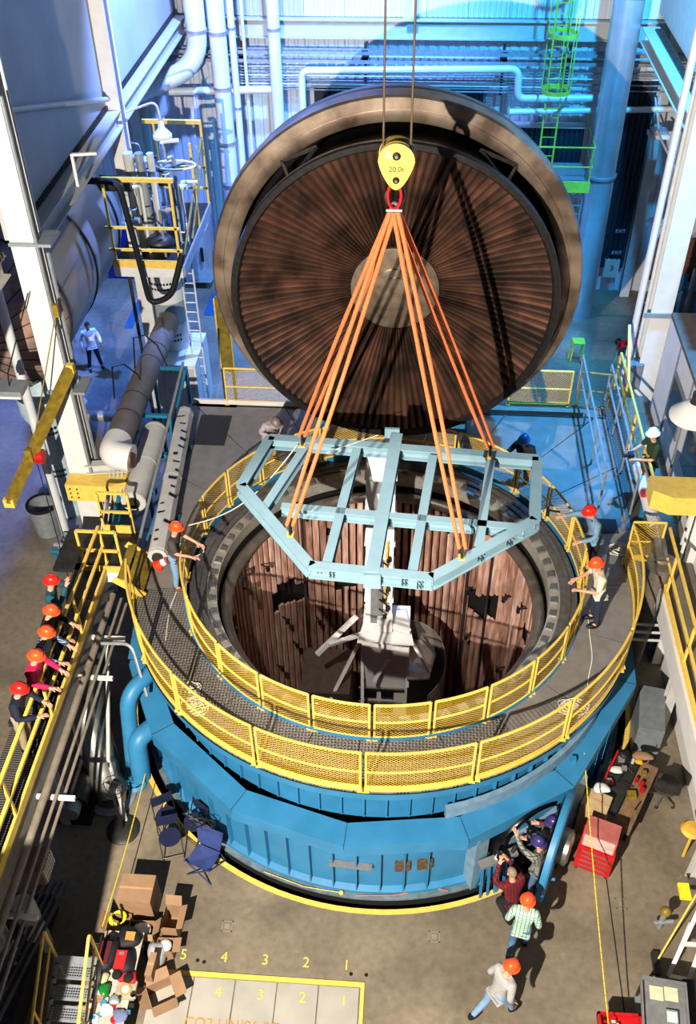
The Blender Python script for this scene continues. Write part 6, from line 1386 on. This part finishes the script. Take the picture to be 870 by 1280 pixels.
# observers on the left walkway
WZ=3.28
person('person in a teal jacket and red hard hat raising a phone on the left walkway',(62,721),WZ+1.76,WZ,10,cloth('teal',(.06,.28,.32)),BLACKC,HR_,'camera',.12)
person('person in black with an orange hard hat leaning on the walkway rail',(63,760),WZ+1.70,WZ,0,BLACKC,BLACKC,HO,'rail',.30)
person('person in a dark blue checked top and orange hard hat on the walkway',(57,787),WZ+1.70,WZ,-5,cloth('navy_check',(.10,.18,.30),(.5,.55,.6)),BLACKC,HO,'rail',.28)
person('person in a bright pink jacket and orange hard hat on the walkway',(44,817),WZ+1.70,WZ,-8,cloth('pink',(.72,.06,.28)),BLACKC,HO,'rail',.25)
person('person in navy and khaki nearest the camera on the left walkway',(23,857),WZ+1.72,WZ,0,cloth('navy',(.06,.08,.16)),KHAKI,HR_,'work',.25,cam_held=False)
# deck workers
person('person in a dark grey T-shirt and jeans at the left deck rail',(219,656),ZD+1.72,ZD,-5,cloth('charcoal',(.25,.235,.22)),JEANL,HO,'rail',.15,sleeve='short',shoe=cloth('brown_boot',(.35,.25,.17)))
person('person in a pale shirt bending at the rear deck rail left of the lifting frame',(345,534),ZD+1.35,ZD,-60,cloth('pale',(.62,.58,.60)),KHAKI,mat('grey_hard_hat',(.45,.42,.40),.4),'work',.75)
person('person in a black jacket and blue hard hat at the rear deck rail',(655,551),ZD+1.30,ZD-.3,-115,BLACKC,BLACKC,HB_,'work',.25,arms=(((.30,-.10,1.2),(.42,-.30,1.08)),((.28,-.12,1.15),(.15,-.42,1.12))))
person('person in a denim jacket and red hard hat reaching over the right deck rail',(738,635),ZD+1.72,ZD,-160,cloth('denim',(.40,.52,.62)),BLACKC,HR_,'work',.3,arms=(((.30,-.22,1.36),(.30,-.50,1.36)),((.28,-.12,1.15),(.2,-.42,1.05))))
person('person in a cream T-shirt and orange hard hat working at the right deck rail',(747,700),ZD+1.74,ZD,-170,cloth('cream',(.78,.74,.66)),JEAND,HO,'work',.22,sleeve='short')
person('person in a dark green T-shirt and white hard hat beside the office block',(818,537),ZD+1.76,ZD,-165,cloth('green',(.14,.20,.10)),BLACKC,HW,'work',.12,sleeve='short',cam_held=True)
# floor
person('person in an orange hard hat and pale green plaid shirt walking towards the hatch',(661,1121),1.80,0,78,cloth('green_plaid',(.66,.76,.68),(.36,.50,.45)),JEAN,HO,'walk',.14,legs=(((.11,-.12,.50),(.12,-.16,.09)),((.11,.0,.48),(.12,.22,.12))))
person('person in a grey hooded top and orange hard hat striding across the open floor',(640,1205),1.74,0,35,cloth('grey_top',(.60,.59,.58)),JEANL,HO,'walk',.22,legs=(((.11,-.20,.52),(.12,-.30,.10)),((.11,.10,.48),(.12,.38,.14))))
person('person in a maroon checked shirt crouching with a camera by the hatch',(640,1088),1.30,0,120,cloth('maroon',(.42,.08,.12),(.2,.03,.06)),BLACKC,None,'camera',.18,legs='crouch',hair=HAIRG,cam_held=True)
person('person in a grey plaid shirt and purple hard hat reaching into the hatch',(676,1046),1.84,0,140,cloth('grey_plaid',(.50,.50,.46),(.22,.22,.22)),JEAN,HP,'work',.1,arms=(((.28,-.12,1.15),(.2,-.4,1.1)),((.24,-.22,1.5),(.20,-.38,1.72))))
person('person in a maroon jacket and purple hard hat half hidden behind the hatch door',(694,1021),1.84,0,150,cloth('wine',(.42,.08,.16)),BLACKC,HP,'work',.15)
# far left
person('person in a white shirt and jeans standing on the blue floor behind the columns',None,0,0,-62,cloth('white_shirt',(.85,.85,.86)),JEAND,None,'stand',.02,fixed=(-9.80,12.1),legs=(((.14,-.02,.49),(.2,.0,.09)),((.14,-.02,.49),(.2,.0,.09))))
person('person in dark clothes mostly hidden behind the steel tank',None,0,0,-60,BLACKC,BLACKC,None,'stand',.02,fixed=(-10.75,12.4))
